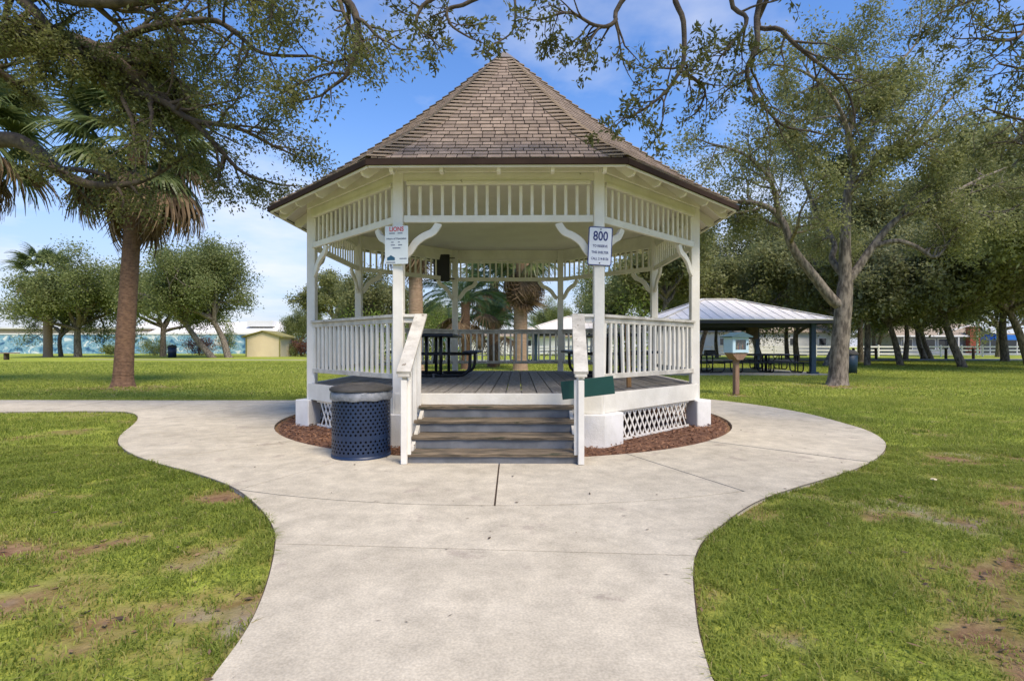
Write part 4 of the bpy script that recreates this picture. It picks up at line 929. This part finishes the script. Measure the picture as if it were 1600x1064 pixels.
# ------------------------------------------------------------------ shelters
def shelter(label, cx0, cy0, wd, dp, zeave, zridge, ridge, posts, name='picnic_shelter'):
    o = thing(name, label, 'shelter', (cx0, cy0, 0), 0, 'picnic shelters'); a, b_ = wd/2, dp/2; e = [(-a, -b_), (a, -b_), (a, b_), (-a, b_)]; rA, rB = (-ridge/2, 0, zridge), (ridge/2, 0, zridge)
    E3 = [(x_, y_, zeave) for x_, y_ in e]
    MB().add(E3+[rA, rB]+[(x_, y_, zeave-.03) for x_, y_ in e], [(0, 1, 5, 4), (1, 2, 5), (2, 3, 4, 5), (3, 0, 4), (9, 8, 7, 6), (0, 6, 7, 1), (1, 7, 8, 2), (2, 8, 9, 3), (3, 9, 6, 0)]).obj('roof', 'metalroof', o)
    sm = MB()
    for s_ in (-1, 1):
        n_ = int(wd/.42)
        for i in range(n_+1):
            x_ = -a+wd*i/n_; 
            if abs(x_) <= ridge/2: f = 1
            else: f = 1-(abs(x_)-ridge/2)/(a-ridge/2)
            if f > .04: MB().beam((x_, s_*b_, zeave+.016), (x_, s_*b_*(1-f), zeave+(zridge-zeave)*f+.016), .022, .022).obj('roof_seam', 'metalroof', o)
    for p_, q_ in ((E3[0], rA), (E3[3], rA), (E3[1], rB), (E3[2], rB), (rA, rB)):
        MB().beam(Vector(p_)+Vector((0, 0, .03)), Vector(q_)+Vector((0, 0, .03)), .2, .03).obj('ridge_flashing', 'metalroof', o)
    for p_, q_ in ((0, 1), (1, 2), (2, 3), (3, 0)):
        u, v = Vector(E3[p_]), Vector(E3[q_]); MB().beam(u*.985+Vector((0, 0, -.08)), v*.985+Vector((0, 0, -.08)), .06, .12).obj('eave_beam', 'darkwall', o)
    for x_, y_ in posts:
        MB().box((x_, y_, zeave/2-.08), (.2, .2, zeave-.12)).obj('post', 'postblue', o, .01); MB().box((x_, y_, .08), (.34, .34, .12)).obj('post_base', 'postblue', o)
    for s_ in (-1, 1): MB().box((0, s_*(b_-.75), zeave-.22), (wd-1.2, .12, .2)).obj('cross_beam', 'darkwall', o)
    MB().box((0, 0, .03), (wd-.2, dp-.2, .06)).obj('floor_slab', 'slab', o)
    return o
cx0, cy0 = 9.75, 25.4
shelter('open picnic shelter with pale metal hip roof and dark blue posts, right lawn', cx0, cy0, 7.3, 6.6, 2.34, 3.42, 1.5, [(-3.0, -2.6), (3.0, -2.6), (-3.0, 2.6), (3.0, 2.6)])
MB().box((2.62, 2.3, 1.9), (.5, .35, .62)).obj('electric_box', 'timber', [o for o in bpy.data.objects if o.name == 'picnic_shelter'][0])
shelter('farther white roofed shelter seen through the gazebo right of the shaggy palm', wx(905, 42), 42, 8.4, 6.5, 2.45, 3.55, 1.6, [(-3.5, -2.6), (3.5, -2.6), (-3.5, 2.6), (3.5, 2.6)])
for i, (xp, d, rz, lb) in enumerate(((1100, 24.0, .05, 'dark picnic table under the shelter, leftmost in view'), (1172, 24.2, 1.57, 'dark picnic table under the shelter, front middle'), (1222, 24.0, 1.5, 'dark picnic table under the shelter by the blue post'), (1200, 27.0, 1.57, 'dark picnic table under the shelter, back row'),
        (812, 44, .3, 'dark picnic table behind the pale palm trunk'), (862, 43, 1.5, 'dark picnic table before the farther white shelter'))):
    tq = dup(tb, (wx(xp, d), d, .065), rz, lb)
o = thing('charcoal_grill', 'small black box on the left shelter table', 'grill', (wx(1105, 24), 23.7, .85)); MB().box((0, 0, .09), (.42, .3, .16)).obj('box', 'black', o, .02); MB().box((0, 0, .185), (.38, .26, .03)).obj('lid', 'blackpipe', o, .01)
# little free book box
bx, by = G(1150, 616)
o = thing('book_box', 'pale blue book exchange box on a brown wooden post', 'book box', (bx, by, 0), R(14))
zb = CAMZ+(HOR-551)*by/F; hw = .235; hh = .40
MB().box((0, 0, (zb-.1)/2), (.12, .12, zb-.1)).obj('post', 'wood', o, .008)
MB().prism([(-.08, zb-.18), (.08, zb-.18), (.22, zb-.03), (.22, zb), (-.22, zb), (-.22, zb-.03)], -.16, .16, ax='y').obj('bracket_shelf', 'wood', o)
mb = MB(); mb.box((0, .17, zb+hh/2), (2*hw, .02, hh)); mb.box((-hw+.01, 0, zb+hh/2), (.02, .34, hh)); mb.box((hw-.01, 0, zb+hh/2), (.02, .34, hh)); mb.box((0, 0, zb+.012), (2*hw-.03, .33, .02)); mb.obj('case', 'paleblue', o)
mb = MB(); 
for x_ in (-.19, .19): mb.box((x_, -.175, zb+hh/2), (.08, .022, hh))
for z_ in (zb+.04, zb+hh-.04): mb.box((0, -.175, z_), (.30, .02, .07))
dr = mb.obj('door', 'paleblue', o); MB().box((0, -.168, zb+hh/2), (.30, .004, hh-.14)).obj('glass_pane', pm('clear_glass', (.8, .85, .85), None, 3, .05, trans=.95, spec=.5), dr); MB().box((.19, -.195, zb+.22), (.03, .02, .05)).obj('latch', 'blackpipe', dr)
MB().prism([(-.29, zb+hh-.015), (.29, zb+hh-.015), (.31, zb+hh+.01), (0.02, zb+hh+.12), (-.31, zb+hh+.01)], -.26, .24, ax='y').obj('roof', 'tealroof', o)
bk = [pm('book_cover', cc, None, 3, .6) for cc in ((.35, .06, .05), (.07, .10, .22), (.45, .38, .28), (.10, .12, .10), (.5, .28, .1))]
x_ = -.20
for i in range(11):
    wdt = rng.uniform(.022, .04); h_ = rng.uniform(.16, .25); b_ = MB().box((0, 0, h_/2), (wdt-.003, .17, h_)).obj('book', bk[i % 5], None); b_.parent = o; b_.matrix_local = T(x_+wdt/2, -.04, zb+.024) @ Matrix.Rotation(rng.uniform(-.05, .08), 4, 'Y'); x_ += wdt

# ------------------------------------------------------------------ right background: bollards, ranch fence, buildings, pole
for i, xp in enumerate((1334, 1369, 1440, 1478, 1521, 1565, 1612)):
    d = 50+.4*i; MB().lathe([(.12, 0), (.115, 1.0), (.09, 1.06), (.01, 1.07)], 10).obj('bollard', 'timber', None)
    q_ = bpy.context.scene.objects[-1] if False else None
bo = [o for o in COL.objects if o.name.startswith('bollard')]
for i, (o, xp) in enumerate(zip(bo, (1334, 1369, 1440, 1478, 1521, 1565, 1612))):
    d = 50+.4*i; o.location = (wx(xp, d), d, 0); o.rotation_euler = (0, R(rng.uniform(-3, 3)), 0)
    tag(o, ('short dark wooden post nearest the large forked oak', 'short dark wooden post second from the large forked oak', 'short dark wooden post left of the strongly leaning oak', 'short dark wooden post just behind the strongly leaning oak', 'short dark wooden post below the brick chimney', 'short dark wooden post below the blue canopy', 'short dark wooden post beyond the right edge of view')[i], 'bollard', 'wooden bollards along the road')
fe = thing('ranch_fence', 'white three rail ranch fence running along the street on the right', 'fence', (wx(1080, 62), 62, 0))
pm_ = MB().box((0, 0, .68), (.15, .15, 1.36)).mesh('fence_post', 'whitefence', .02); rm_ = MB().box((1.2, 0, 0), (2.4, .05, .16)).mesh('fence_rail', 'whitefence', .01)
for i in range(22):
    put('fence_post', pm_, fe, T(i*2.4, 0, 0))
    for z_ in (.35, .75, 1.15): put('fence_rail', rm_, fe, T(i*2.4, .0, z_))
fe2 = thing('ranch_fence', 'white rail fence seen through the back railing of the gazebo', 'fence', (wx(770, 66), 66, 0))
for i in range(9):
    put('fence_post', pm_, fe2, T(i*2.4, 0, 0))
    for z_ in (.35, .75, 1.15): put('fence_rail', rm_, fe2, T(i*2.4, .0, z_))
d = 82
wb = thing('white_building', 'long white building behind the metal roofed shelter', 'building', (wx(1200, d), d, 0))
MB().box((0, 3, 1.7), (21, 7, 3.4)).obj('wall', 'whitewall', wb); MB().prism([(-1, 3.4), (3, 4.7), (7, 3.4), (7, 3.25), (-1, 3.25)], -11, 11, ax='x').obj('roof', 'tan_roof', wb)
for x_ in (-7, -2, 3.6, 8): 
    w0 = MB().box((x_, -.53, 1.9), (1.3, .06, 1.2)).obj('window', 'whitefence', wb); MB().box((x_, -.57, 1.9), (1.05, .03, 1.0)).obj('pane', 'glass', w0)
wb2 = thing('white_building', 'low white building seen through the gazebo back railing', 'building', (wx(850, 95), 95, 0))
MB().box((0, 3, 1.5), (26, 7, 3.0)).obj('wall', 'whitewall', wb2); MB().prism([(-1, 3.0), (3, 4.2), (7, 3.0), (7, 2.85), (-1, 2.85)], -13.5, 13.5, ax='x').obj('roof', 'tan_roof', wb2)
for x_ in (-9, -3, 3, 9): MB().box((x_, -.53, 1.7), (1.4, .06, 1.1)).obj('window', 'glass', wb2)
d = 80
hs = thing('house', 'low grey house with tan roof and red brick chimney', 'house', (wx(1465, d), d, 0))
MB().box((0, 4, 1.4), (13, 8, 2.8)).obj('wall', 'greywall', hs); MB().prism([(-1.2, 2.75), (4, 4.7), (9.2, 2.75), (9.2, 2.6), (-1.2, 2.6)], -7.2, 7.2, ax='x').obj('roof', 'tan_roof', hs)
MB().box((0, -1.22, 2.72), (14.5, .08, .22)).obj('fascia', 'whitefence', hs)
for x_ in (-4.6, -1.2, .8): 
    w0 = MB().box((x_, -.05, 1.5), (1.7, .08, 1.7)).obj('window', 'whitefence', hs); MB().box((x_, -.1, 1.5), (1.45, .04, 1.45)).obj('pane', 'glass', w0)
for x_ in (-5.8, -2.9, 2.2, 4.6): MB().box((x_, -1.1, 1.3), (.14, .14, 2.6)).obj('porch_post', 'whitefence', hs)
ch = MB().box((4.4, -1.0, 1.95), (1.45, .8, 3.9)).obj('chimney', 'brick', hs); MB().box((4.4, -1.0, 4.0), (1.65, 1.0, .2)).obj('chimney_cap', 'brick', ch)
MB().prism([(3.4, 2.6), (5.6, 3.9), (9.5, 2.6)], -.6, 6, ax='y').obj('gable', 'darkwall', hs)
for s_ in (0, 1): MB().beam(((-.6, 6.8)[s_], -.75, (3.45, 4.5)[s_]-.6+.2), ((6.4, 9.6)[s_], -.75, (4.9, 2.55)[s_]), .1, .16).obj('barge_board', 'whitefence', hs)
gb = thing('dark_carport', 'dark open carport building under the blue canopy at right', 'building', (wx(1575, 84), 84, 0)); MB().box((0, 3, 1.5), (9, 6, 3.0)).obj('wall', 'darkwall', gb); MB().box((0, 3, 3.1), (9.6, 6.6, .2)).obj('roof', 'tan_roof', gb)
o = thing('canopy', 'bright blue canopy before the dark carport at right', 'canopy', (wx(1568, 76), 76, 0)); MB().prism([(-2.1, 2.1), (2.0, 2.1), (1.9, 2.75), (-1.9, 2.9)], -1, 1.4, ax='y').obj('cover', 'bluetarp', o)
for x_ in (-1.9, 1.9): MB().box((x_, 0, 1.05), (.08, .08, 2.1)).obj('pole', 'whitefence', o)
o = thing('utility_pole', 'pale green pole beside the brick chimney', 'pole', (wx(1527, 72), 72, 0)); MB().tube([(0, 0, 0), (0, 0, 6.6)], .13, 8).obj('shaft', pm('pole_green', (.35, .45, .36), None, 3, .6), o); MB().tube([(0, 0, 6.4), (-.9, 0, 6.7)], .05, 6).obj('arm', 'whitefence', o)
o = thing('play_structure', 'teal playground structure seen through the gazebo back railing', 'playground', (wx(708, 55), 55, 0))
MB().lathe([(1.3, 1.7), (1.0, 2.1), (.01, 2.6)], 8).obj('roof', 'teal', o); MB().box((0, 0, .8), (2.4, 2.0, .15)).obj('platform', 'teal', o)
for x_ in (-1, 1):
    for y_ in (-.8, .8): MB().tube([(x_, y_, 0), (x_, y_, 1.75)], .06, 6).obj('post', 'darknavy', o)

# ------------------------------------------------------------------ grass and litter
OFF = OUT.copy(); nx_ = np.roll(OUT, -1, 0)-np.roll(OUT, 1, 0); nx_ = nx_/np.maximum(np.linalg.norm(nx_, axis=1, keepdims=True), 1e-9)
area = .5*np.sum(OUT[:, 0]*np.roll(OUT[:, 1], -1)-np.roll(OUT[:, 0], -1)*OUT[:, 1]); sg = 1 if area > 0 else -1
OFF = OUT+np.stack([nx_[:, 1], -nx_[:, 0]], 1)*sg*(.05*vnoise(OUT[:, 0]*2.3, OUT[:, 1]*2.3, 1, 81)-.035)[:, None]
Vs, Ts = [], []
def sow(d0, d1, dens, h, wdt, bend, tuft=None):
    ar = 1.12*(d1*d1-d0*d0)+2.4*(d1-d0); n_ = int(ar*dens); y_ = np.sqrt(nr.random(n_)*(d1*d1-d0*d0)+d0*d0); x_ = (nr.random(n_)*2-1)*(1.12*y_+1.2)
    b_ = bare(x_, y_); keep = nr.random(n_) > b_*1.02*np.clip(.4+1.2*vnoise(x_, y_, 9, 71), 0, 1); keep &= np.hypot(x_-GX, y_-GY) > RI+.03; x_, y_, b_ = x_[keep], y_[keep], b_[keep]
    k2 = ~inside(OFF, x_, y_)
    if tuft: k2 &= vnoise(x_, y_, 4.5, 91) > tuft
    x_, y_, b_ = x_[k2], y_[k2], b_[k2]; n_ = len(x_)
    pat = fbm(x_, y_, .9, 33); tall = .45+.7*fbm(x_, y_, 1.7, 44)+.55*vnoise(x_, y_, 6.5, 46)**1.5
    hh_ = nr.uniform(*h, n_)*tall*(1-.5*b_); az = nr.random(n_)*2*PI; le = nr.uniform(.2, 1.0, n_)*bend
    dirv = np.stack([np.cos(az), np.sin(az), np.zeros(n_)], 1); sd_ = np.stack([-np.sin(az), np.cos(az), np.zeros(n_)], 1)
    p0 = np.stack([x_, y_, np.full(n_, -.01)], 1); w2 = nr.uniform(*wdt, (n_, 1))/2; H = hh_[:, None]; Lh = le[:, None]*H
    up = np.array([0, 0, 1.]); m_ = p0+up*H*.6+dirv*Lh*.35; e_ = p0+up*H*(1.02-.35*le[:, None])+dirv*Lh*1.2
    tint = np.clip(.15+.5*(pat-.25)*1.5+nr.normal(0, .22, n_)+.35*b_+.40*np.clip((y_-8)/12, 0, 1), 0, 1)  # distance term paints the sunlight on the far lawn into the blades
    tint = np.where(nr.random(n_) < .035+.22*b_, 1+nr.random(n_), tint)
    return p0, m_, e_, sd_*w2, tint
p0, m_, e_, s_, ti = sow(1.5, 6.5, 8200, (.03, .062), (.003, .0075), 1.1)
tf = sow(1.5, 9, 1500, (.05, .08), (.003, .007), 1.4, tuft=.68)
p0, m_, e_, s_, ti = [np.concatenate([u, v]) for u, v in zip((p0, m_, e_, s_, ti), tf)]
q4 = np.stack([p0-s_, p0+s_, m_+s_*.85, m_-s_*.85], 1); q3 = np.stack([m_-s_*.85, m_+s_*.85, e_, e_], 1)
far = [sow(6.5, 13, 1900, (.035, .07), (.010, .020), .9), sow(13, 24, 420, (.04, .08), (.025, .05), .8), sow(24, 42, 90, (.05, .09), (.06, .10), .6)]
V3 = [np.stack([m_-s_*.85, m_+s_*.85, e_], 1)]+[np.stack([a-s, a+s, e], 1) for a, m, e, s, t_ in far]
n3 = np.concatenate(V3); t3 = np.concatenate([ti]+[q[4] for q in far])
me = bpy.data.meshes.new('grass'); va = np.concatenate([q4.reshape(-1, 3), n3.reshape(-1, 3)]).astype(np.float32); nq, ntri = len(q4), len(n3)
me.vertices.add(len(va)); me.vertices.foreach_set('co', va.ravel()); me.loops.add(len(va)); me.loops.foreach_set('vertex_index', np.arange(len(va), dtype=np.int32))
me.polygons.add(nq+ntri); me.polygons.foreach_set('loop_start', np.concatenate([np.arange(nq)*4, nq*4+np.arange(ntri)*3]).astype(np.int32))
a = me.attributes.new('tint', 'FLOAT', 'FACE'); a.data.foreach_set('value', np.concatenate([ti, t3]).astype(np.float32)); me.materials.append(MT['grass']); me.update(calc_edges=True)
kind(put('grass', me), 'stuff', 'short green lawn grass with thin and bare patches'); print('grass tris', nq*2+ntri)
n = 26000; yy = np.sqrt(nr.random(n)*(11**2-1.8**2)+1.8**2); xx = (nr.random(n)*2-1)*(1.0*yy+.5)
onp = inside(OUT, xx, yy); bz = bare(xx, yy); keep = np.where(onp, nr.random(n) < .022, nr.random(n) < .045+.9*bz**1.5) & (np.hypot(xx-GX, yy-GY) > RI+.1); xx, yy, onp, bz = xx[keep], yy[keep], onp[keep], bz[keep]; n = len(xx)
c_ = np.stack([xx, yy, np.where(onp, .036, np.where(bz > .45, .008, .04))], 1); a = unit(np.stack([nr.normal(size=n), nr.normal(size=n), nr.normal(size=n)*.06], 1)); bb = unit(np.cross(a, np.array([0, 0, 1.])+.15*nr.normal(size=(n, 3))))
la = nr.uniform(.005, .030, (n, 1))**1.0*np.where(onp, .8, 1)[:, None]
kind(put('fallen_leaves', npmesh('fallen_leaves', cards(c_, a, bb, la, la*np.where(nr.random((n, 1)) < .35, .09, nr.uniform(.25, .5, (n, 1)))), 4, 'litter', np.where(onp, nr.random(n)*.3, nr.random(n)))), 'stuff', 'small fallen brown leaves scattered on lawn and path')
print('objects', len(bpy.data.objects))

# small white scraps on the lawn
for nm, lb, (xp, yp) in (('paper_scrap', 'small crumpled pale paper scrap on the right lawn', (1459, 756)),):
    gx, gy = G(xp, yp); bm = bmesh.new(); bmesh.ops.create_icosphere(bm, subdivisions=2, radius=.026)
    for v_ in bm.verts: v_.co = Vector((v_.co.x*rng.uniform(.6, 1.3), v_.co.y*rng.uniform(.5, 1.0), v_.co.z*rng.uniform(.2, .6)))
    me = bpy.data.meshes.new(nm); bm.to_mesh(me); bm.free(); me.materials.append(MT['cream']); o = put(nm, me); o.location = (gx, gy, .04); o.rotation_euler = (0, 0, rng.random()*3); tag(o, lb, 'litter')
